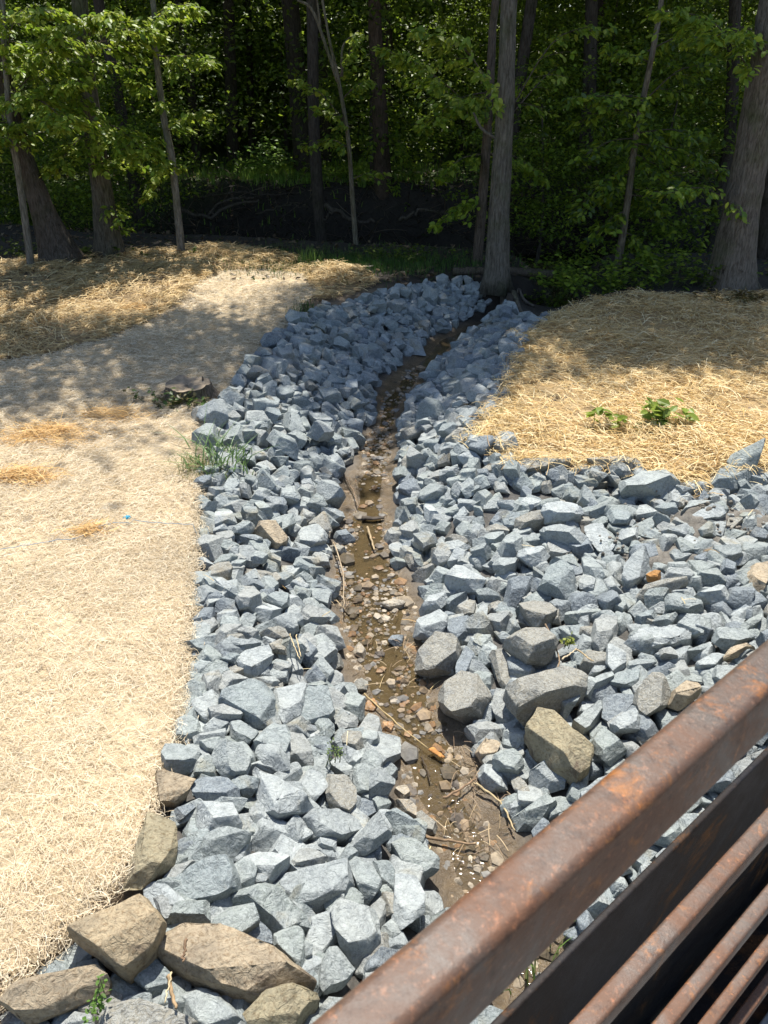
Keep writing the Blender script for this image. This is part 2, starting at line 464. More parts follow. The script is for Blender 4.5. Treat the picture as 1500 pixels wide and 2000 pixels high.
def clip_grid(poly, step, zadd, amp):
    lo, hi = poly.min(0), poly.max(0)
    V, F = grid(np.arange(lo[0], hi[0] + step, step), np.arange(lo[1], hi[1] + step, step), None, zadd)
    ok = inside(V[:, :2], poly)
    V[:, 2] += amp * (sines(V[:, :2], 9, 12) * .5 + sines(V[:, :2], 26, 13) * .5)
    F = F[ok[F].all(1)]
    use = np.unique(F); mp = np.full(len(V), -1); mp[use] = np.arange(len(use))
    return V[use], mp[F]
V, F = clip_grid(mat_poly, .05, .022, .006)
bl = obj("erosion_blanket", mesh_np("erosion_blanket", V, F, np.array([.50, .40, .26]), True), mk_attr("blanket_backing", .9, .1, 90, .8, .01, var=(14, .7)))
tag(bl, "pale straw-fibre erosion blanket spread over the bank beside the rocks", "erosion blanket")
def hz(Q): return height(Q[:, 0], Q[:, 1])
pale = [(.63, .53, .37), (.70, .60, .43), (.57, .46, .30), (.74, .66, .50), (.48, .375, .235)]
acc = Acc()
n = 290000
dens = lambda Q: np.clip((4.6 / np.clip(np.hypot(Q[:, 0] * .8, Q[:, 1]), 2.3, 30)) ** 1.7, .06, 1) * np.clip(.78 + .3 * sines(Q, 4.2, 62) + .2 * sines(Q, 11, 63), .2, 1)
Q = scatter(mat_poly, n, dens); dist = np.hypot(Q[:, 0], np.hypot(Q[:, 1], 3))
clumpv = .5 + .5 * sines(Q, 7, 60)
b = np.column_stack([Q, hz(Q) + .024 + rng.uniform(0, .022, n) + .01 * clumpv])
flow = .35 * sines(Q, 1.2, 61)
ribbons(acc, b, flow + rng.normal(size=n) * .95, rng.uniform(.04, .13, n), np.clip(dist * .00036, .0013, .0045), rng.normal(size=n) * 2.2,
        rng.uniform(0, .012, n), pal(pale, n, .1) * (1 + .07 * sines(Q, 1.6, 64) + .05 * sines(Q, 5, 65))[:, None], 4)
# frayed hem
L = matR; s = np.concatenate([[0], np.cumsum(np.hypot(*np.diff(L, axis=0).T))]); n = 9000; t = rng.uniform(0, s[-1], n)
Q = np.stack([np.interp(t, s, L[:, 0]), np.interp(t, s, L[:, 1])], 1) + rng.normal(size=(n, 2)) * .022
b = np.column_stack([Q, hz(Q) + .03 + rng.uniform(-.05, .04, n)])
ribbons(acc, b, rng.uniform(0, 6.28, n), rng.uniform(.05, .13, n), np.full(n, .0024), rng.normal(size=n) * 3, rng.uniform(-.02, .03, n), pal(pale, n, .1), 4)
fb = obj("fibres", acc.mesh("fibres"), M['straw'], bl); fb["kind"] = "stuff"

gold = [(.66, .49, .22), (.74, .58, .30), (.55, .37, .14), (.78, .66, .40), (.45, .28, .10), (.60, .46, .24)]  # palest and darkest tones put straw highlights and shadowed gaps into the colour
def straw_field(name, poly, n, label, sizes=(.08, .26), w=(.004, .006), up=.05, cols=gold, lumps=None, under=(.34, .235, .11)):
    V, F = clip_grid(poly, .09, .012, .012)
    acc = Acc(); acc.add(V, F, np.array(under))
    Q = scatter(poly, n, lambda q: np.clip(.62 + .35 * sines(q, 3.1, 71), .1, 1)); 
    hump = .035 * np.clip(sines(Q, 2.6, 71), 0, 2) + .02 * np.clip(sines(Q, 8, 75), 0, 2)
    b = np.column_stack([Q, hz(Q) + .012 + hump + rng.random(n) ** 1.6 * up])
    ribbons(acc, b, .9 * sines(Q, 1.1, 72) + rng.normal(size=n) * .9, rng.uniform(*sizes, n), rng.uniform(*w, n), rng.normal(size=n) * .35,
            rng.uniform(-.004, .03, n), pal(cols, n), 3, tilt=rng.normal(size=n) * .2)
    return tag(obj(name, acc.mesh(name), M['straw']), label, kind="stuff")
strR = np.vstack([P0([(1066,606),(1150,588),(1300,578),(1500,575),(1900,580),(2300,640)], 0), edgeR[::-1][:-1] + [0, .02], P0([(1050,625)], 0)])
straw_field("loose_straw", strR, 62000, "golden loose straw mulch covering the bank on the far side of the stream")
strL = np.vstack([P0([(-600,560),(0,520),(200,500),(420,478),(560,500),(700,532),(735,552),(700,572),(615,590)], 0), matT[::-1]])
straw_field("loose_straw", strL, 42000, "loose brown and gold straw mulch between the blanket and the trees", sizes=(.1, .3), w=(.006, .009), up=.06,
            cols=[(.60, .44, .21), (.52, .37, .17), (.42, .29, .13), (.68, .54, .30)], under=(.28, .2, .11))
# straw strewn over rocks along the right bank's rim and a few golden tufts lying on the blanket
def tuft(px, py, r, n, label, up=.06):
    c = at_z(px, py, 0.03); Q = c[:2] + rng.normal(size=(n, 2)) * r * [1.3, .7]
    acc = Acc(); b = np.column_stack([Q, hz(Q) + .03 + rng.random(n) * up * np.exp(-((Q - c[:2]) ** 2).sum(1) / r ** 2)])
    ribbons(acc, b - [c[0], c[1], 0], rng.uniform(-.8, 1.2, n), rng.uniform(.08, .24, n), rng.uniform(.0035, .005, n), rng.normal(size=n) * .8, rng.uniform(0, .03, n),
            pal([(.66, .43, .17), (.72, .5, .22), (.5, .3, .11)], n), 3, tilt=rng.normal(size=n) * .4)
    return tag(obj("straw_tuft", acc.mesh("straw_tuft"), M['straw'], loc=(c[0], c[1], 0)), label, "straw tuft", "golden straw tufts lying on the blanket")
tuft(90, 850, .22, 900, "widest golden straw heap on the blanket where the shade ends")
tuft(38, 935, .12, 420, "golden straw tuft on the blanket, between the wide heap and the twine")
tuft(165, 1036, .06, 160, "smallest orange straw tuft, beside the blue twine on the blanket")
tuft(210, 812, .14, 300, "thin brown straw wisp in shade on the blanket, beside the wide heap")
tuft(265, 600, .13, 300, "isolated sunlit golden straw tuft at the far edge of the blanket")

# ------------------------------------------------------------------ rocks
import itertools
TRI = {n: np.array(list(itertools.combinations(range(n), 3))) for n in range(6, 26)}
def make_rock(Ns, D, detail, seed, size):
    """The solid cut out by the planes Ns.x <= D. detail 0: bare facets, 1-3: chamfered, subdivided and roughened.
    Returns V, F and a light radial sample used for settling."""
    tr = TRI[len(D)]; A = Ns[tr]; det = np.linalg.det(A); ok = np.abs(det) > 1e-3
    X = np.linalg.solve(A[ok], D[tr[ok]][..., None])[..., 0]
    X = X[(X @ Ns.T <= D[None] + 1e-6).all(1)]
    bm = bmesh.new()
    vs = [bm.verts.new(x) for x in X]
    bmesh.ops.remove_doubles(bm, verts=bm.verts, dist=size * .02)
    r_ = bmesh.ops.convex_hull(bm, input=list(bm.verts))
    junk = [g for g in r_['geom_interior'] + r_['geom_unused'] if isinstance(g, bmesh.types.BMVert) and g.is_valid]
    if junk: bmesh.ops.delete(bm, geom=list(set(junk)), context='VERTS')
    if detail:
        bmesh.ops.dissolve_limit(bm, angle_limit=.06, verts=bm.verts, edges=bm.edges)
        bmesh.ops.bevel(bm, geom=list(bm.edges), offset=size * (.028 if detail > 1 else .035), segments=2 if detail > 2 else 1, profile=.6, affect='EDGES', clamp_overlap=True)
        bmesh.ops.triangulate(bm, faces=bm.faces)
        lim = size * {1: .3, 2: .14, 3: .075}[detail]
        for _ in range({1: 1, 2: 3, 3: 4}[detail]):
            le = [e for e in bm.edges if e.calc_length() > lim]
            if not le: break
            bmesh.ops.subdivide_edges(bm, edges=le, cuts=1, use_grid_fill=False)
            bmesh.ops.triangulate(bm, faces=[f for f in bm.faces if len(f.verts) > 3])
    bm.verts.index_update(); bm.normal_update()
    V = np.array([v.co[:] for v in bm.verts]); Nn = np.array([v.normal[:] for v in bm.verts])
    F = np.array([[v.index for v in f.verts] for f in bm.faces]); bm.free()
    if detail:
        q = V / size
        dn = -np.abs(sines(q, 6, seed, 5)) * .9 + sines(q, 13, seed + 2, 6) * .5 + sines(q, 30, seed + 1, 8) * .3
        V = V + Nn * (dn * size * {1: .008, 2: .012, 3: .013}[detail])[:, None]
    U = ICO[2][0]; den = np.maximum(U @ Ns.T, 1e-6); S = U * np.min(D[None] / den, 1)[:, None]
    return V, F, S
def hull2(P):
    P = sorted(map(tuple, P)); 
    def half(pts):
        h = []
        for p in pts:
            while len(h) > 1 and (h[-1][0] - h[-2][0]) * (p[1] - h[-2][1]) - (h[-1][1] - h[-2][1]) * (p[0] - h[-2][0]) <= 0: h.pop()
            h.append(p)
        return h
    a = half(P); b = half(P[::-1]); return np.array(a[:-1] + b[:-1])
def rock_from_poly(poly, h, lvl, seed):
    """poly: convex outline in the rock's own plane, centroid at 0; h: thickness."""
    r = np.random.default_rng(seed); H = hull2(poly); Ns = []; D = []
    for a, b in zip(H, np.roll(H, -1, 0)):
        e = b - a; L = np.hypot(*e)
        if L < 1e-4: continue
        n2 = np.array([e[1], -e[0]]) / L; dd = max(n2 @ a, .004); al = r.uniform(-.45, .6)
        Ns.append([n2[0] * math.cos(al), n2[1] * math.cos(al), math.sin(al)]); D.append(max(dd * math.cos(al), .004) + .0 * h)
    sup = lambda n: max(n[0] * p[0] + n[1] * p[1] for p in H) + abs(n[2]) * h / 2
    def cut(n, f):
        n = np.array(n) / np.linalg.norm(n); Ns.append(list(n)); D.append(max(sup(n) * f, .004))
    t = r.normal(size=2) * .16; n = np.array([t[0], t[1], 1]); n /= np.linalg.norm(n); Ns.append(list(n)); D.append(h / 2)
    Ns.append([0, 0, -1]); D.append(h / 2)
    for _ in range(2):
        a = r.uniform(0, 6.28); e = r.uniform(.5, 1.1); cut([math.cos(a) * math.cos(e), math.sin(a) * math.cos(e), math.sin(e)], r.uniform(.66, .86))
    for _ in range(7):
        a = r.uniform(0, 6.28); e = r.uniform(-.3, 1.0); cut([math.cos(a) * math.cos(e), math.sin(a) * math.cos(e), math.sin(e)], r.uniform(.86, .97))
    a = r.uniform(0, 6.28); e = r.uniform(.4, .9); cut([math.cos(a) * math.cos(e), math.sin(a) * math.cos(e), -math.sin(e)], r.uniform(.7, .85))
    return make_rock(np.array(Ns), np.array(D), lvl, seed, math.sqrt(np.ptp(H[:, 0]) * np.ptp(H[:, 1])))
def rand_poly(r, size):
    n = r.integers(4, 7); a = np.sort(r.uniform(-.5, .5, n) + np.arange(n) / n * 6.28)
    asp = r.uniform(.55, 1.0); rr = r.uniform(.85, 1.25, n)
    P = np.stack([np.cos(a) * rr, np.sin(a) * rr * asp], 1) * size / 2
    th = r.uniform(0, 3.14); R = np.array([[math.cos(th), -math.sin(th)], [math.sin(th), math.cos(th)]])
    P = P @ R.T; return P - P.mean(0)
def frame(n, yaw=0):
    n = np.array(n) / np.linalg.norm(n); x = np.cross([0, 1, 0], n); x /= np.linalg.norm(x); y = np.cross(n, x)
    return np.stack([x, y, n], 1)       # columns
def normal_at(x, y, e=.12, k=.8):
    zx = (height(np.array([x + e]), np.array([y]))[0] - height(np.array([x - e]), np.array([y]))[0]) / (2 * e)
    zy = (height(np.array([x]), np.array([y + e]))[0] - height(np.array([x]), np.array([y - e]))[0]) / (2 * e)
    return np.array([-zx * k, -zy * k, 1.0])
# coarse slope map for speed
SX = np.arange(-4, 9, .1); SY = np.arange(-2, 14, .1); SXX, SYY = np.meshgrid(SX, SY)
SH = height(SXX, SYY); GY, GX = np.gradient(SH, .1)
for _ in range(2):
    for A_ in (GX, GY):
        A_[1:-1, 1:-1] = (A_[1:-1, 1:-1] * 2 + A_[:-2, 1:-1] + A_[2:, 1:-1] + A_[1:-1, :-2] + A_[1:-1, 2:]) / 6
def fast_n(x, y, k=.75):
    i = int(np.clip((y + 2) / .1, 0, len(SY) - 1)); j = int(np.clip((x + 4) / .1, 0, len(SX) - 1))
    return np.array([-GX[i, j] * k, -GY[i, j] * k, 1.0])
# height map that rocks settle on
HC = .02; HX0, HY0 = -4.5, -2.0
hx = np.arange(HX0, 9.0, HC); hy = np.arange(HY0, 14.0, HC)
cxs = np.arange(HX0, 9.05, .06); cys = np.arange(HY0, 14.05, .06)
CH = height(*np.meshgrid(cxs, cys))
def bil(X, Y):
    fx = (X - HX0) / .06; fy = (Y - HY0) / .06; i = np.clip(fy.astype(int), 0, CH.shape[0] - 2); j = np.clip(fx.astype(int), 0, CH.shape[1] - 2)
    u = fx - j; v = fy - i
    return CH[i, j] * (1 - u) * (1 - v) + CH[i, j + 1] * u * (1 - v) + CH[i + 1, j] * (1 - u) * v + CH[i + 1, j + 1] * u * v
HM = bil(*np.meshgrid(hx, hy))
def settle(V, cx, cy, q=.6, update=True, sink=0.0):
    """V relative to the rock's centre; returns the centre's z."""
    i = np.clip(((V[:, 1] + cy - HY0) / HC).astype(int), 0, HM.shape[0] - 1); j = np.clip(((V[:, 0] + cx - HX0) / HC).astype(int), 0, HM.shape[1] - 1)
    key = i * HM.shape[1] + j; u, inv = np.unique(key, return_inverse=True)
    lo = np.full(len(u), 1e9); hi = np.full(len(u), -1e9)
    np.minimum.at(lo, inv, V[:, 2]); np.maximum.at(hi, inv, V[:, 2])
    flat = HM.ravel(); m = (hi - lo) > .02 if (hi - lo > .02).any() else np.ones(len(u), bool)
    z = np.quantile(flat[u[m]] - lo[m], q) - sink
    if update: flat[u] = np.maximum(flat[u], hi + z)
    return z
greys = [(.265, .295, .285), (.30, .328, .315), (.225, .258, .255), (.28, .31, .29), (.335, .358, .342), (.245, .275, .258), (.29, .30, .28), (.26, .285, .282)]
KC = {'g': None, 'l': (.36, .388, .378), 'd': (.165, .192, .21), 'w': (.265, .25, .205), 't': (.40, .32, .205), 'b': (.36, .295, .205), 'c': (.42, .35, .25),
      'o': (.40, .20, .06), 'y': (.33, .29, .19)}
ROCKS = []   # dict(V,F,c,loc,kind,...)
def level_for(size, dist):
    px = size / dist * 768
    return 3 if px > 34 else 2 if px > 17 else 1 if px > 11 else 0
def put_random(x, y, size, q=.6, flat=.62, warm=.05, sink=0.0, lmax=3):
    r = rng; P = rand_poly(r, size); h = size * r.uniform(.34, flat + .08)
    dist = math.sqrt(x * x + y * y + 9); lvl = min(lmax, level_for(size, dist))
    V, F, S = rock_from_poly(P, h, lvl, int(r.integers(1e9)))
    n = fast_n(x, y) + np.array([*r.normal(size=2) * .3, 0]); V = V @ frame(n).T; S = S @ frame(n).T
    z = settle(S, x, y, q, True, sink)
    k = 'g'; u = r.random()
    if u < warm: k = 'w'
    elif u < warm + .09: k = 'l'
    elif u < warm + .16: k = 'd'
    c = np.array(KC[k] or greys[r.integers(len(greys))]) * r.uniform(.9, 1.1)
    ROCKS.append(dict(V=V, F=F, c=c, loc=np.array([x, y, z]), k=k, size=size, h=h, asp=np.ptp(V[:, 0]) / max(np.ptp(V[:, 1]), .01), traced=False))
def jgrid(step, jit=.25):
    out = []
    row = 0
    for y in np.arange(-1.4, 13.2, step * .87):
        row += 1
        for x in np.arange(-3.6, 6.6, step):
            out.append((x + (row % 2) * step / 2 + rng.normal() * step * jit, y + rng.normal() * step * jit))
    P = np.array(out)
    ok = inside(P, zone_poly) & ~inside(P, stream_poly) & ~((P[:, 1] > 10.8) & (P[:, 0] > 1.93))
    P = P[ok]; px, py, f = to_px(np.column_stack([P, np.full(len(P), -.2)]))
    near = np.minimum(seg_dist(P, edge_line[0]), seg_dist(P, edge_line[1]))
    ok = (f > .3) & (px > -350) & (px < 2200) & (py < 2500) & (near > .02) & (seg_dist(P, np.vstack([stream_poly, stream_poly[:1]])) > .07)
    return P[ok]
# a traced area: inside it the upper rocks follow the photograph
TRC = np.array([(330,1290),(372,1060),(385,985),(560,960),(670,960),(770,1000),(900,960),(1500,975),(1500,1250),(1250,1480),(1000,1690),(930,1650),(850,1720),(700,1900),(560,2000),(500,2200),(-300,2200),(-300,1950),(0,1860),(200,1730),(340,1700),(300,1500)], float)
def in_traced(P):
    px, py, f = to_px(np.column_stack([P, np.full(len(P), -.15)])); return inside(np.column_stack([px, py]), TRC)
base_pts = jgrid(.13); tr = in_traced(base_pts)
for (x, y), t in zip(base_pts, tr):
    put_random(x, y, rng.uniform(.16, .22) if t else rng.uniform(.15, .21), .42, sink=.018 if t else 0, lmax=1)
up = jgrid(.15); tr = in_traced(up); o_ = rng.permutation(len(up))
for i in o_:
    if tr[i]: continue
    x, y = up[i]; s = float(np.clip(rng.lognormal(math.log(.188), .25), .12, .34))
    if y < 4: s *= 1.15
    put_random(x, y, s, .5)
print("random rocks", len(ROCKS))
ORG = {'A': (0, 1640), 'B': (400, 1640), 'C': (280, 1300), 'D': (560, 1300), 'E': (340, 960), 'F': (740, 960), 'G': (1050, 960), 'H': (800, 1260)}
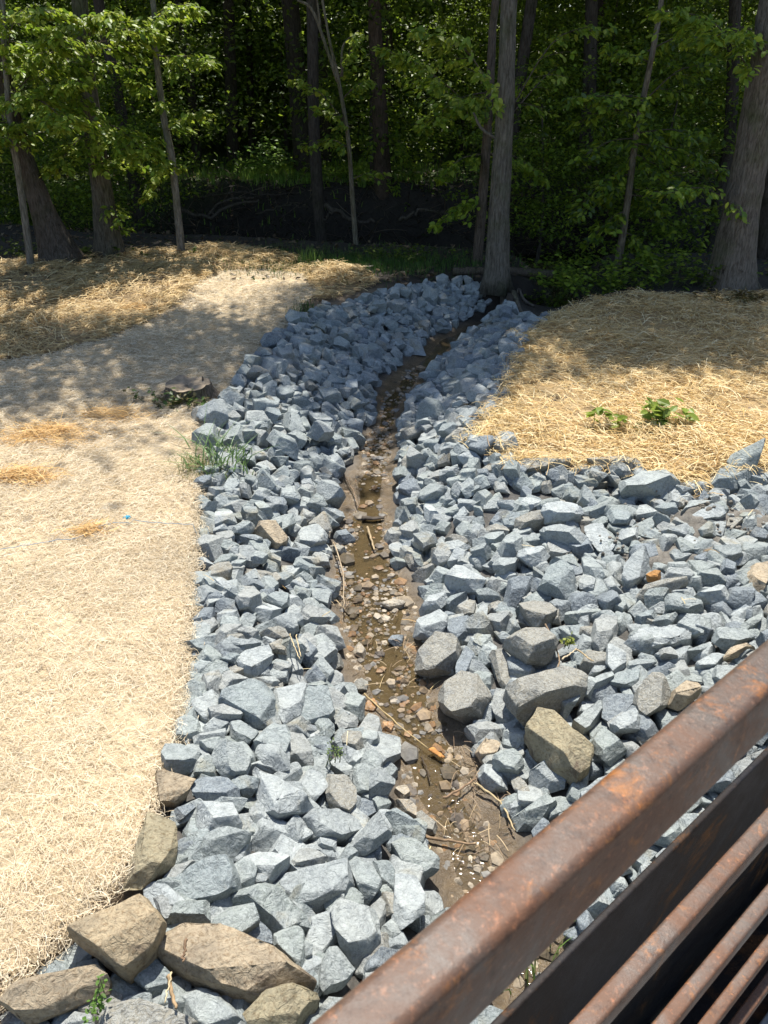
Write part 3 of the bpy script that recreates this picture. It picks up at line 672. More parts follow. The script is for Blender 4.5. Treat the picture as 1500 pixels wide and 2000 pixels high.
TR = """
A t 455,600 520,510 830,335 940,345 1080,555 1030,680 980,770 800,905 740,880 650,770 |1
A b 0,1050 100,910 420,820 640,812 725,905 700,980 560,1060 330,1170 130,1200 40,1110 |2
P y 300,1580 345,1600 352,1660 335,1695 300,1722 262,1722 275,1650 |3
A g 995,370 1040,350 1135,430 1110,540 1060,530 1010,440
A g 1050,330 1080,250 1150,170 1260,110 1265,150 1200,230 1130,300
P g 338,1755 350,1715 420,1670 460,1672 472,1715 468,1745 415,1768 345,1768
P g 335,1798 345,1768 415,1755 415,1800
A g 860,890 1010,770 1110,880 1110,970 980,1030 930,980
A g 610,1090 740,930 860,920 920,960 930,1030 720,1080
A g 380,1250 510,1110 620,1140 630,1240
A g 210,1250 260,1160 340,1190 350,1250
A w 625,1110 770,1060 960,1050 1130,1120 1260,1200 1100,1300 640,1300 |4
P g 345,1943 390,1923 425,1935 455,1965 482,2000 400,2030 370,2000
P b 308,1840 332,1805 410,1802 450,1825 530,1860 590,1895 617,1925 565,1935 500,1960 425,1940 360,1900 320,1870 |5
B y 275,1165 400,1010 570,910 690,960 745,1050 570,1250 330,1290 |6
B l 245,120 350,60 500,110 542,160 410,290 390,240 290,200
B g 285,220 360,190 410,270 400,310 300,290
B g 170,430 180,350 330,290 520,400 660,510 690,590 640,560 440,590 380,480
B d 105,570 240,470 330,480 440,600 440,705 250,640
B g 480,350 500,240 680,200 860,190 970,210 975,280 900,380 700,450 620,460
B g 540,200 600,100 690,60 790,130 780,160 690,190
B g 450,690 450,590 600,555 640,600 640,700 610,830 560,770
B l 620,840 680,530 860,440 900,530 880,620 760,780 660,850
B g 820,430 900,395 1010,430 1130,580 1140,690 1060,760 950,785 870,690 890,560
B g 740,880 780,760 850,715 980,850 930,930 780,1020 740,950
B g 640,860 700,845 760,930 770,1010 740,1000
B g 910,110 940,85 1080,170 1080,270 1140,310 1090,400 1010,380 960,220
B g 1080,150 1190,125 1240,230 1230,330 1130,270
B l 1240,230 1370,225 1430,400 1430,470 1300,580 1230,420
B g 1040,470 1140,350 1180,490 1140,600
B w 1140,330 1230,350 1290,520 1200,500
B g 1140,610 1220,510 1290,600 1200,680
B g 700,60 850,70 860,150 800,130
B g 860,150 930,20 1000,90 920,180
C g 500,260 560,190 700,115 850,150 860,320 800,410 740,420 600,330
C l 850,140 1030,95 1070,170 1030,310 910,385 860,330
C g 380,120 430,40 540,0 585,35 540,80 480,150 400,150
C g 490,170 520,80 600,40 700,90 560,180 500,200
C g 700,90 840,70 885,95 830,135 740,110
C g 320,230 400,180 510,230 490,290 390,370 310,290
C g 390,390 490,310 560,330 560,370 480,470 390,440
C g 200,390 290,330 380,390 380,450 290,500 190,490
C g 560,380 620,355 750,450 740,470 660,540 570,460
C g 120,640 160,510 250,505 385,580 350,660 260,710 150,715
C g 360,490 430,460 500,480 470,570 400,560
C g 470,540 500,475 580,490 690,640 660,710 560,740 500,660
C g 330,720 350,640 400,585 460,590 490,640 470,720 370,730
C g 725,500 760,450 850,370 950,440 950,540 920,600 740,530
C g 940,430 1040,430 1100,540 1110,660 1050,670 930,640 960,540
C l 690,640 850,570 920,620 850,710 700,670
C d 320,790 350,740 500,730 580,770 640,860 600,890 350,870
C l 350,980 350,880 470,880 580,880 630,1040 400,1120
C l 720,740 710,680 850,740 1000,840 1090,950 1040,990 860,1040 770,1000 780,900 730,840
C g 850,740 980,740 1050,780 1040,870 900,790
C l 990,740 1040,700 1150,700 1185,770 1080,925 1050,880
C g 600,920 620,860 780,860 780,930 700,970
C g 570,770 640,720 720,770 720,850 640,850
C l 700,1200 730,1060 790,1020 1080,1090 1090,1130 980,1160 1010,1200
P g 385,1660 424,1621 460,1615 493,1625 475,1650 410,1680
C g 1000,1060 1110,980 1230,950 1300,960 1390,1040 1460,1060 1300,1160 1100,1160
C w 1180,780 1210,700 1290,720 1370,830 1380,930 1340,970 1260,940 1200,880
C g 1130,950 1170,820 1240,800 1260,850 1210,950
C g 1000,400 1030,340 1060,180 1150,190 1240,260 1250,310 1190,400 1120,410
C d 1000,410 1060,370 1135,400 1130,460 1070,470
C g 1180,190 1240,150 1330,145 1240,250 1190,220
C g 1250,250 1310,180 1380,165 1440,270 1400,350 1320,290
C g 1080,480 1200,470 1215,560 1180,600 1100,570
C g 1110,590 1180,590 1215,650 1180,740 1110,690
C d 190,940 300,900 325,920 240,1010
P b 300,1508 325,1515 365,1540 355,1560 330,1578 302,1578 |7
C g 1250,390 1290,300 1400,370 1380,410 1280,440
D g 460,420 530,305 605,350 615,430 560,490 500,470
D g 495,590 510,500 580,440 730,480 735,600 600,680 520,640
D l 360,570 370,515 450,540 495,600 450,660 400,650
D w 350,450 420,420 490,440 495,510 460,560 360,520
D g 540,850 550,690 620,680 700,740 690,800 570,820
D g 440,670 520,650 580,680 540,770 540,840 450,840 430,720
D d 440,870 560,880 590,960 510,1010 440,980
D g 540,850 620,820 680,900 640,960 600,1010
D g 640,960 700,920 890,1080 890,1140 790,1110 700,1050
D g 450,1180 530,1000 600,980 680,1100 560,1190
P g 765,1650 790,1625 830,1670 845,1710 825,1720 790,1700
D c 700,870 790,865 840,920 840,990 770,960
D w 840,980 880,945 980,1040 960,1110 860,1070
D c 700,800 780,775 800,830 760,870
D w 430,120 480,85 530,110 520,165 460,180
D o 510,250 550,215 585,260 570,300 510,290
D o 620,370 680,355 695,390 680,430 625,420
H w 180,280 290,185 320,240 520,350 470,480 320,510 240,450 180,350 |8
H w 40,160 80,40 190,-30 340,20 330,130 240,200 130,220 50,190 |9
H d 305,150 370,0 430,50 400,150 350,250 310,230
H g 370,230 450,160 530,200 530,280 470,300 390,270
H w 520,50 600,0 640,90 730,170 730,240 660,290 590,250 550,150 |10
F w 830,940 920,885 1100,900 1165,970 1155,1060 1020,1130 980,1130 880,1030 |11
H g 525,380 540,280 640,290 680,400 730,500 620,510 550,470
H w 650,300 740,200 840,150 950,180 1150,160 1150,260 900,330 880,400 760,520 700,420 |12
H g 835,200 880,110 960,130 950,190 890,250
H g 910,290 980,230 1070,250 1130,300 1070,450 1020,470
H y 755,540 800,460 880,400 960,420 1060,530 1180,650 1190,700 1180,830 1110,885 1000,820 870,700 780,590 |13
H g 350,540 480,485 580,520 610,590 540,600 440,670 390,600
H c 440,700 470,620 540,600 585,640 560,720 470,760 |14
H g 605,640 620,560 700,530 760,600 720,710 620,680
H g 540,760 600,680 690,700 740,760 700,840 600,820
H l 450,860 460,780 530,765 630,870 630,960 550,960 460,880
H w 650,880 700,840 750,910 790,1020 700,980
H g 700,1110 790,1020 900,960 960,1020 870,1130 760,1200
H l 630,1040 700,1000 770,1040 700,1110 650,1110
H g 780,880 880,740 1040,850 1010,960 900,960
H g 1065,530 1180,410 1260,350 1270,420 1200,560 1150,595
H d 1265,300 1460,330 1440,440 1310,530 1270,470
H l 1310,530 1480,430 1500,480 1500,570 1360,590
H g 1180,620 1230,520 1300,560 1400,660 1270,780 1220,700
H g 1120,330 1190,210 1280,150 1330,210 1260,290 1180,370
H g 1280,290 1380,180 1500,150 1500,320 1400,310
H g 1150,230 1190,80 1260,60 1290,150 1180,220
G l 440,1020 480,975 550,1020 575,1110 500,1190 450,1120
P w 1240,1350 1270,1310 1305,1340 1300,1380 1265,1405 1245,1390 |15
P c 1310,1350 1335,1332 1368,1345 1345,1375 1315,1380 |16
F l 240,900 270,830 400,760 450,790 450,870 420,920 330,970 260,960
F d 440,830 520,810 615,820 600,920 500,1005 460,920
F g 595,960 640,920 720,930 735,980 690,1055 620,1010
F g 620,830 680,700 710,740 700,840 640,920
F w 505,790 570,720 630,730 620,810 550,820
F w 700,750 770,715 830,750 810,800 720,800
F g 685,820 780,795 890,800 880,850 810,935 740,880
F w 905,715 990,695 1090,700 1160,820 1100,850 1050,900 1000,880 940,780 |17
F g 1100,720 1170,695 1280,750 1200,815 1140,780
F g 1050,600 1090,490 1160,475 1275,560 1270,620 1200,690 1060,620
F g 1085,460 1150,445 1280,460 1325,550 1270,540 1160,480
F l 905,420 940,370 1040,350 1090,380 1060,440 980,485
F g 1090,420 1120,310 1190,285 1275,330 1250,430 1180,450 1100,440
F g 920,330 1000,290 1140,290 1100,360 1050,350 930,360
F g 770,380 800,310 890,255 930,340 900,420 810,440
F g 680,320 720,255 830,245 830,290 770,370 720,360
F g 750,490 790,445 900,440 890,510 830,545
F g 670,500 720,430 770,420 780,540 720,530
F l 1040,160 1090,80 1180,60 1270,100 1305,190 1230,220 1120,205
F w 880,200 1050,130 1100,200 1030,250 930,280 900,240
F g 240,300 320,245 370,290 340,350 290,390 245,340
F g 350,400 370,340 430,345 470,400 450,450 390,480 350,450
F g 285,430 350,370 350,470 340,500 290,470
F g 215,400 250,360 285,400 280,490 240,480
F l 80,360 120,320 165,360 150,420 90,420
F g 70,440 150,430 215,460 120,500 80,480
F l 430,560 550,500 570,570 690,590 680,630 600,660 480,640
F g 600,370 690,345 735,380 700,430 610,420
F g 40,280 80,240 140,230 150,300 70,335
F g 140,240 190,190 240,200 260,270 220,300 150,280
F l 270,780 300,720 430,655 440,700 400,770 300,800
F g 425,750 480,700 575,675 560,710 470,775
F g 250,620 330,605 380,650 320,690 270,660
F g 630,650 700,630 790,690 790,715 660,700
F d 840,650 900,560 1030,540 1000,620 960,690 870,740
F g 1220,690 1280,650 1330,710 1290,735
F g 1300,600 1340,530 1410,590 1400,660 1310,640
F g 1160,930 1190,870 1280,870 1340,920 1240,980
F c 20,740 80,700 170,720 150,750 70,770
F d 60,980 100,930 160,930 150,990 90,1005
G g 555,590 565,430 630,395 725,440 700,560 640,635 600,630
G l 300,200 370,200 450,250 510,350 480,400 400,390 340,320
G g 510,300 560,250 640,240 660,330 570,360
G l 980,180 1050,110 1150,80 1210,170 1180,215 1050,230
G g 940,180 960,90 1070,50 1120,80 1010,160
G g 1130,390 1180,370 1330,360 1360,440 1240,500 1160,460
G g 820,560 870,500 990,500 1020,560 1000,610 950,560
G g 1020,580 1070,510 1140,490 1210,600 1200,640 1030,620
G l 1020,680 1110,610 1250,680 1250,740 1140,750 1080,720
G l 1260,810 1320,760 1440,730 1450,770 1330,830
G g 1310,900 1440,770 1450,870 1380,950
G g 820,700 890,670 1040,720 1075,760 1000,805 840,770
G g 700,660 800,635 850,680 820,740 700,730
G g 640,820 700,770 780,790 780,850 700,880
G g 360,850 430,755 490,760 520,830 490,950 420,1050 360,990
G l 555,1000 620,890 800,885 990,950 990,1000 900,1050 680,1050 560,1020
G g 890,900 940,810 1080,830 1100,970 1000,960
G g 1130,940 1180,890 1330,900 1410,970 1280,1020 1160,1000
G g 1150,760 1190,770 1290,890 1240,890
G g 780,1020 860,1010 910,1090 800,1100
G g 940,1050 1020,990 1160,1030 1120,1080 960,1090
G l 1040,1130 1120,1060 1230,1060 1180,1170 1060,1170
G g 560,1140 640,1095 770,1110 720,1150 600,1170
G g 760,860 800,800 900,790 910,840 890,900
G c 1380,560 1400,470 1500,450 1520,660 1420,610 |18
G c 1220,1120 1240,1030 1330,990 1400,1000 1300,1090 |19
G o 710,560 750,510 800,530 790,580 730,585 |20
G w 650,690 680,610 780,580 960,590 900,640 700,650
G g 420,640 450,600 540,610 500,670 440,680
G g 440,140 540,90 620,170 600,230 500,230
G g 270,430 330,410 430,560 380,580 290,530
G g 20,240 160,215 330,320 300,400 190,300 60,290
G g 470,700 560,680 590,760 560,800 480,750
G g 180,870 240,790 420,740 410,770 260,860
G g 1280,560 1330,530 1390,600 1350,620
E c 525,250 610,200 660,210 740,300 720,340 660,380 590,310 |21
E g 805,290 850,220 930,210 990,280 990,330 900,370 820,340
E g 820,180 830,110 900,80 950,150 870,210
E g 895,440 920,400 1010,450 1010,490 940,505
E g 785,510 800,430 850,420 930,510 900,550 800,530
E g 925,570 960,545 1060,580 1080,640 1040,670 960,620
E d 1040,290 1120,250 1180,330 1110,350 1050,330
E g 155,570 250,530 310,560 280,620 210,655
E g 130,700 150,620 210,650 200,760 130,750
E g 200,720 260,650 330,640 310,700 210,770
E g 260,620 370,590 440,600 440,640 390,700 330,680
E g 400,700 440,640 540,630 570,700 480,780 420,760
E g 560,570 620,530 680,600 640,660 580,680
E g 580,690 640,650 750,670 740,740 690,775 600,710
E l 500,810 560,720 680,760 690,810 620,850
E g 620,840 720,790 800,800 810,870 770,935 680,890
E g 815,840 870,760 960,770 1010,840 990,865 870,880
E w 560,920 640,880 730,890 750,940 700,970 640,950
E g 100,930 140,850 200,850 235,920 200,990 120,1000
E g 250,960 290,880 440,850 460,870 390,950 320,1015
E g 330,1020 370,970 540,980 570,1000 450,1040
E l 400,1100 440,1080 600,990 640,1090 600,1130 510,1195 440,1180
E g 390,950 470,880 560,930 510,970
E g 900,910 960,870 1070,890 1110,1030 1030,1010 920,980
E g 890,1080 920,1000 1000,980 1060,1060 960,1120
E g 800,960 850,930 910,970 900,1080 820,1060
E w 620,1000 690,960 750,1000 720,1060 640,1040
E g 595,1150 640,1110 770,1120 750,1180 660,1200
E g 100,1160 170,1080 260,1060 240,1130 150,1200
E g 205,1200 270,1130 380,1150 380,1190
E g 300,1100 400,1040 440,1080 390,1130
E d 100,1040 180,1040 160,1080 110,1090
E g 910,680 980,650 1015,700 1000,760 940,720
E g 750,650 860,680 840,710 760,720
E l 760,600 810,560 880,640 850,660
E g 500,440 540,390 610,430 570,470
E g 380,440 420,400 480,430 450,480 390,480
E g 340,60 420,30 430,60 360,80
E g 550,40 640,30 740,90 720,120 620,100
E g 380,240 420,200 520,210 480,260 400,280
E g 960,110 1080,120 1100,180 1040,200 960,150
E g 430,290 580,295 580,330 520,350
E g 250,360 330,330 440,350 370,400 300,385
E w 1005,360 1060,345 1130,400 1090,430 1030,400
E b 1180,1020 1200,975 1250,1040 1230,1085 1180,1060
E c 915,190 950,175 1010,260 1010,310 960,250
E g 520,80 580,60 640,150 560,160
E g 440,110 520,100 540,150 460,180
P g 505,700 540,690 560,720 530,745
P w 1000,905 1060,895 1115,905 1100,930 1010,925
P w 1145,900 1200,893 1255,910 1260,935 1190,925
P g 1390,940 1425,920 1462,922 1474,945 1440,958 1398,956
P l 968,845 1000,845 1010,870 985,885 960,870
P g 1210,945 1290,925 1330,945 1290,975 1220,970
"""
BOULD = {1: "large blocky tan boulder half under the blanket's lower corner",
         2: "long brown boulder with a green sprig, lowest beside the blanket hem",
         3: "smooth rounded tan boulder poking out from under the blanket hem",
         4: "brownish-grey boulder cut off by the bottom of the picture, below the tan boulder",
         5: "long mud-caked brown boulder lying below the pale riprap, nearest the railing's lower end",
         6: "yellowish boulder with dark lichen spots touching the railing's lower end",
         7: "brown angular boulder at the blanket hem, above the smooth rounded one",
         8: "blunt warm-grey boulder at the water's edge, its front face in shade",
         9: "smooth warm-grey boulder beside the water with a dark stone leaning on it",
         10: "long curved warm-grey rock wedged between two boulders beside the water",
         11: "smooth olive-grey boulder with a broad flat top, left of the straggly twigs",
         12: "wide flat brownish slab with the big buff boulder lying on its edge",
         13: "big buff oblong boulder tipped down towards the rusty top rail",
         14: "cream rounded rock among grey stones at the foot of the bank",
         15: "mottled olive rounded boulder just behind the rusty top rail",
         16: "small cream-tan block half hidden by the rusty top rail",
         17: "olive blocky rock with a notched lower end above the smooth olive boulder",
         18: "rough cream boulder at the picture's edge by the dirt patch",
         19: "rough cream lump peeping over the rusty top rail",
         20: "small bright orange rock below the dirt patch",
         21: "flat tan rock with a ridge among the grey stones of the bank beside the blanket"}
def place_traced(line):
    idn = None
    if '|' in line: line, s = line.split('|'); idn = int(s)
    t = line.split(); org = ORG.get(t[0]); k = t[1]
    pts = np.array([[float(v) for v in p.split(',')] for p in t[2:]])
    if org: pts = pts * .3 + org
    H = hull2(pts); c2 = (pts.min(0) + pts.max(0)) / 2
    c = at_z(c2[0], c2[1], -.2); size = None
    for it in range(3):
        cx, cy, zc = c
        n = fast_n(cx, cy); n = n / np.linalg.norm(n)
        v = ray(H[:, 0], H[:, 1]); o = np.array([0, 0, CAMZ])
        tt = ((c - o) @ n) / (v @ n); W = v * tt[:, None] + o
        Fm = frame(n); L2 = (W - c) @ Fm; L2 = L2[:, :2]
        mid = (L2.min(0) + L2.max(0)) / 2; L2 = L2 - mid
        w, d = np.ptp(L2, axis=0)
        size = math.sqrt(w * d); h = float(np.clip(min(w, d) * rt.uniform(.42, .64), .04, .28))
        if k in 'tb' or idn in (13, 8, 9, 11): h = min(w, d) * .62
        # the front face shows below the top, so the footprint is a little shorter than the outline
        dep = math.atan2(CAMZ - c[2], math.hypot(c[0], c[1])); sh = .55 * h / math.tan(dep)
        fy = max(.55, (d - sh) / d); L3 = L2 * [1.07, fy * 1.07]
        V, F, S = rock_from_poly(L3, h, 3 if size / np.linalg.norm(c - o) * 768 > 26 else 2, 1000 + len(ROCKS))
        V = V @ Fm.T; S = S @ Fm.T
        z = settle(S, cx, cy, .62 if k not in 'o' else .8, update=False) + (.03 if idn else 0)
        inst = inside(np.array([[cx, cy]]), stream_poly)[0]
        if inst: z = BEDZ + h * .12
        c = at_z(c2[0], c2[1], z)
    cc = np.array(KC[k] or greys[rt.integers(len(greys))]) * rt.uniform(.93, 1.08)
    if idn: V = V + (V / size) * (sines(V / size, 7, 77 + len(ROCKS), 7) * .012 + sines(V / size, 19, 78 + len(ROCKS), 7) * .006)[:, None] * size
    ROCKS.append(dict(V=V, F=F, c=cc, loc=c, k=k, size=size, h=h, asp=w / max(d, .01), traced=True, idn=idn))
rt = np.random.default_rng(5)
for ln in TR.strip().split('\n'): place_traced(ln)

# individuals: what shows largest; the rest is one mass
for R in ROCKS:
    px, py, f = to_px(R['loc']); R['px'] = float(px); R['py'] = float(py); R['f'] = float(f)
    R['area'] = (R['size'] / max(f, .2) * 1500) ** 2
    behind = py > 2000 - (px - 590) * .835 + (20 if px > 600 else 0)
    vis = (-20 < px < 1520) and (py < 2020) and not (behind and px > 590 and not (px > 1000 and py < 2000 - (px - 965) * .99 and py > 2000 - (px - 930) * .991))
    R['vis'] = vis
tan = [R for R in ROCKS if R.get('idn')]
rest = [R for R in ROCKS if not R.get('idn')]
cand = sorted([R for R in rest if R['vis'] and (R['traced'] or R['py'] < 1010 or R['px'] > 1000)], key=lambda R: -R['area'])[:300]
ids = set(map(id, cand))
LMK = [(225, 1770, "blocky tan boulder"), (310, 1665, "rounded tan boulder"), (460, 1880, "mud-caked boulder"), (565, 1965, "lichen-spotted boulder"),
       (370, 760, "tree stump"), (430, 860, "grass clump"), (528, 1045, "flat tan rock"), (725, 1012, "flat driftwood"), (655, 1473, "mossy sprig"),
       (572, 1262, "straw stalks"), (440, 1700, "widest pale slab"), (900, 1375, "blunt water-side boulder"), (860, 1285, "smooth water-side boulder"), (1040, 1262, "smooth olive boulder"),
       (1090, 1455, "big buff boulder"), (1275, 1125, "orange rock"), (1455, 1130, "rough cream boulder"), (1170, 840, "pair of green weeds"),
       (960, 800, "straw rim's tip"), (775, 1178, "pale stream cobble"), (835, 1510, "orange wood chip"), (1350, 1010, "dirt patch"), (1470, 1000, "straw rim's outer end"), (1420, 1200, "railing's upper end"), (1200, 1200, "rounded upright rock"), (1105, 1010, "oval pale rock"),
       (740, 790, "stream's dark bend"), (1010, 560, "smooth-barked tree"), (1240, 1260, "longest pale rock"), (700, 650, "lit patch of shaded rocks"), (1270, 1360, "mottled olive boulder")]
ORD = ["", "second ", "third ", "fourth ", "fifth ", "sixth ", "seventh ", "eighth ", "ninth ", "tenth ", "eleventh ", "twelfth ", "thirteenth ", "fourteenth ", "fifteenth "] + [w + " farther " for w in ("one", "second", "third", "fourth", "fifth", "sixth", "seventh", "eighth", "ninth", "tenth", "eleventh", "twelfth")] * 3
buckets = {}
for R in cand:
    ds = [(math.hypot(R['px'] - x, (R['py'] - y) * 1.2), i) for i, (x, y, _) in enumerate(LMK)]
    d, i = min(ds); dx = R['px'] - LMK[i][0]; dy = R['py'] - LMK[i][1]
    side = ("right of" if dx > 0 else "left of") if abs(dx) > abs(dy) else ("below" if dy > 0 else "above")
    buckets.setdefault((i, side), []).append((d, R))
for (i, side), L in buckets.items():
    L.sort(key=lambda t: t[0])
    for r_, (d, R) in enumerate(L):
        shade = {'g': "grey", 'l': "pale grey", 'd': "dark blue-grey", 'w': "warm grey", 'c': "cream", 'o': "orange", 'b': "brown", 't': "tan", 'y': "buff"}[R['k']]
        shp = "flat" if R['h'] < .42 * R['size'] else "long" if R['asp'] > 1.7 else "upright" if R['asp'] < .75 else "blocky" if R['h'] > .6 * R['size'] else "angular"
        big = "large " if R['size'] > .27 else "small " if R['size'] < .15 else ""
        R['label'] = f"{big}{shade} {shp} rock, {ORD[r_]}closest {side} the {LMK[i][2]}"
mass = Acc()
for R in ROCKS:
    if id(R) in ids or R.get('idn'):
        V = R['V'].copy(); base = V[:, 2].min(); V[:, 2] -= base; loc = R['loc'] + [0, 0, base]
        mat = M['tan'] if R['k'] in 'tbyco' and R.get('idn') else M['rock']
        o = obj("boulder" if R.get('idn') else "riprap_rock", mesh_np("rock", V, R['F'], R['c'], True), mat, loc=loc)
        if R.get('idn'): tag(o, BOULD[R['idn']], "boulder", "tan and brown boulders mixed into the riprap")
        else: tag(o, R['label'], "rock", "grey riprap rocks lining the stream")
    else:
        mass.add(R['V'] + R['loc'], R['F'], R['c'])
tag(obj("riprap_rubble", mass.mesh("riprap_rubble", False), M['rock']), "smaller and farther blue-grey broken rocks packed along both banks", kind="stuff")
print("rocks", len(ROCKS), "individual", len(cand) + len(tan), "mass verts", mass.n)

# pebbles and gravel in the stream
acc = Acc(); pc = [(.27, .20, .125), (.18, .13, .075), (.32, .26, .18), (.16, .135, .10), (.24, .14, .065), (.12, .10, .08), (.34, .29, .22), (.11, .085, .05), (.20, .19, .17)]
SP_ = stream_poly[stream_poly[:, 1] < 13]
def bandQ(n):
    Q = scatter(stream_poly, n * 4); d = seg_dist(Q, np.vstack([stream_poly, stream_poly[:1]]))
    cl = sines(Q, 5, 90); keep = rng.random(len(Q)) < np.clip(np.exp(-d / .075) + .45 * (cl > .1), 0, 1)
    return Q[keep][:n]
Q = bandQ(11000); Q = Q[Q[:, 1] < 10]
for q in Q:
    s = float(np.clip(rng.lognormal(math.log(.014), .5), .006, .05)); U, F = ICO[1]
    if rng.random() < .03: s *= 2.2
    sc = np.array([1, rng.uniform(.6, 1), rng.uniform(.4, .8)]) * s
    V = U * (1 + .22 * sines(U, 2.4, int(rng.integers(1e6)), 4))[:, None] * sc
    th = rng.uniform(0, 6.28); V = V @ np.array([[math.cos(th), -math.sin(th), 0], [math.sin(th), math.cos(th), 0], [0, 0, 1]]).T
    acc.add(V + [q[0], q[1], BEDZ - .02 + s * .12], F, pal(pc, 1)[0])
tag(obj("stream_gravel", acc.mesh("stream_gravel", False), M['pebble']), "tan and brown pebbles strewn along the wet stream bed", kind="stuff")
# heights with the traced rocks included, for what lies on top of them
for R in ROCKS:
    if R['traced']:
        W = R['V'] + R['loc']; i = np.clip(((W[:, 1] - HY0) / HC).astype(int), 0, HM.shape[0] - 1); j = np.clip(((W[:, 0] - HX0) / HC).astype(int), 0, HM.shape[1] - 1)
        np.maximum.at(HM, (i, j), W[:, 2])
# dirt patch among the rocks on the right bank: soil lying in the hollows, rocks standing out of it
BH = HM.copy()
for _ in range(26):
    BH[1:-1, 1:-1] = (BH[1:-1, 1:-1] + BH[:-2, 1:-1] + BH[2:, 1:-1] + BH[1:-1, :-2] + BH[1:-1, 2:]) / 5
def dirt(name, poly_px, lab, off, col):
    poly = P0(poly_px, 0.02); lo, hi = poly.min(0), poly.max(0); X, Y = np.meshgrid(np.arange(lo[0], hi[0], .02), np.arange(lo[1], hi[1], .02))
    Q = np.stack([X.ravel(), Y.ravel()], 1); i = np.clip(((Q[:, 1] - HY0) / HC).astype(int), 0, HM.shape[0] - 1); j = np.clip(((Q[:, 0] - HX0) / HC).astype(int), 0, HM.shape[1] - 1)
    d = seg_dist(Q, np.vstack([poly, poly[:1]])); ins = inside(Q, poly)
    z = BH[i, j] + off - .08 * np.exp(-d / .06) + sines(Q, 22, 101) * .009 + sines(Q, 48, 102) * .011 + sines(Q, 9, 103) * .02
    nx = X.shape[1]; a = np.arange(X.shape[0] - 1)[:, None] * nx + np.arange(nx - 1)[None]; F = np.stack([a, a + 1, a + nx + 1, a + nx], -1).reshape(-1, 4); F = F[ins[F].all(1)]
    use = np.unique(F); mp = np.full(len(Q), -1); mp[use] = np.arange(len(use))
    o = obj(name, mesh_np(name, np.column_stack([Q, z])[use], mp[F], np.array(col), True), M['ground'])
    o.data.attributes["rc"].data.foreach_set("color", np.tile(np.array([*col, 0], np.float32), (len(use), 1)).ravel())
    return tag(o, lab, kind="stuff")
dirt("spilled_soil", [(1225, 1030), (1260, 1000), (1330, 985), (1420, 975), (1520, 960), (1600, 980), (1600, 1100), (1500, 1095), (1420, 1080), (1330, 1090), (1260, 1085), (1235, 1060)], "dark grey soil spilled over the rocks below the straw rim", .004, (.19, .175, .15))
acc = Acc()
for px, py, w in ((1330, 1020, .34), (1420, 1000, .3), (1290, 1050, .25), (1470, 1050, .25)):
    c = at_z(px, py, -.02)
    for _ in range(110):
        q = c[:2] + rng.normal(size=2) * w * [1, .45]; s = rng.uniform(.005, .018); U, F = ICO[1]
        V = U * (1 + .3 * sines(U, 3, int(rng.integers(1e6)), 4))[:, None] * s
        i = int((q[1] - HY0) / HC); j = int((q[0] - HX0) / HC)
        z = BH[min(max(i, 0), HM.shape[0] - 1), min(max(j, 0), HM.shape[1] - 1)] - .02
        acc.add(V + [q[0], q[1], z + rng.uniform(-.02, .05)], F, pal([(.17, .155, .13), (.14, .13, .11), (.2, .18, .15)], 1)[0])
tag(obj("soil_crumbs", acc.mesh("soil_crumbs", True), mk_attr("crumbly_soil", .95, .1, 60, .6, .01)), "dark crumbly dirt spilled over the rocks near the straw", kind="stuff")
# ------------------------------------------------------------------ footbridge with its railing
u = np.array([.767, .641, 0]); u /= np.linalg.norm(u); away = np.array([-u[1], u[0], 0])
CAMP = np.array([0, 0, CAMZ])
def box_section(p0, p1, h0, h1, s0, s1, rad, ns=60, corner=4):
    """A rolled section: rounded rectangle in the (across, down) plane, swept along the bridge."""
    cs = []
    for (cp, ch, a0) in ((p1 - rad, h0 + rad, -90), (p1 - rad, h1 - rad, 0), (p0 + rad, h1 - rad, 90), (p0 + rad, h0 + rad, 180)):
        for i in range(corner + 1):
            a = math.radians(a0 + 90 * i / corner); cs.append((cp + rad * math.cos(a), ch + rad * math.sin(a)))
    cs = np.array(cs); n = len(cs); ss = np.linspace(s0, s1, ns)
    V = (CAMP + ss[:, None, None] * u + cs[None, :, 0:1] * away + np.array([0, 0, -1.0]) * cs[None, :, 1:2]).reshape(-1, 3)
    i = np.arange(ns - 1)[:, None] * n; j = np.arange(n)[None]; F = np.stack([i + j, i + n + j, i + n + (j + 1) % n, i + (j + 1) % n], -1).reshape(-1, 4)
    k = len(V); V = np.vstack([V, CAMP + s0 * u + cs[:, 0].mean() * away - [0, 0, cs[:, 1].mean()], CAMP + s1 * u + cs[:, 0].mean() * away - [0, 0, cs[:, 1].mean()]])
    T = np.vstack([np.stack([np.full(n, k), np.arange(n), (np.arange(n) + 1) % n], -1), np.stack([np.full(n, k + 1), (ns - 1) * n + (np.arange(n) + 1) % n, (ns - 1) * n + np.arange(n)], -1)])
    return V, F, T
B0 = CAMP + away * .2 - [0, 0, 1.98]
br = tag(empty("footbridge", B0), "rusty steel footbridge railing with parallel rails crossing the lower corner", "footbridge")
def steel(name, args, mat):
    V, F, T = box_section(*args); return obj(name, mesh_np(name, V - B0, [F, T], None, True), mat, br)
S0, S1 = -1.6, 7.5
tr_ = steel("top_rail", (.180, .221, .5, .583, S0, S1, .009, 120, 5), M['rust'])
for h in (.86, 1.18, 1.49, 1.80): steel("rail", (.182, .204, h, h + .035, S0, S1, .004, 90, 3), M['rust'])
steel("side_plate", (.355, .368, 1.235, 2.25, S0, S1, .003, 60, 2), M['rustdark'])
steel("bottom_flange", (.165, .353, 2.06, 2.075, S0, S1, .003, 40, 2), M['rustdark'])
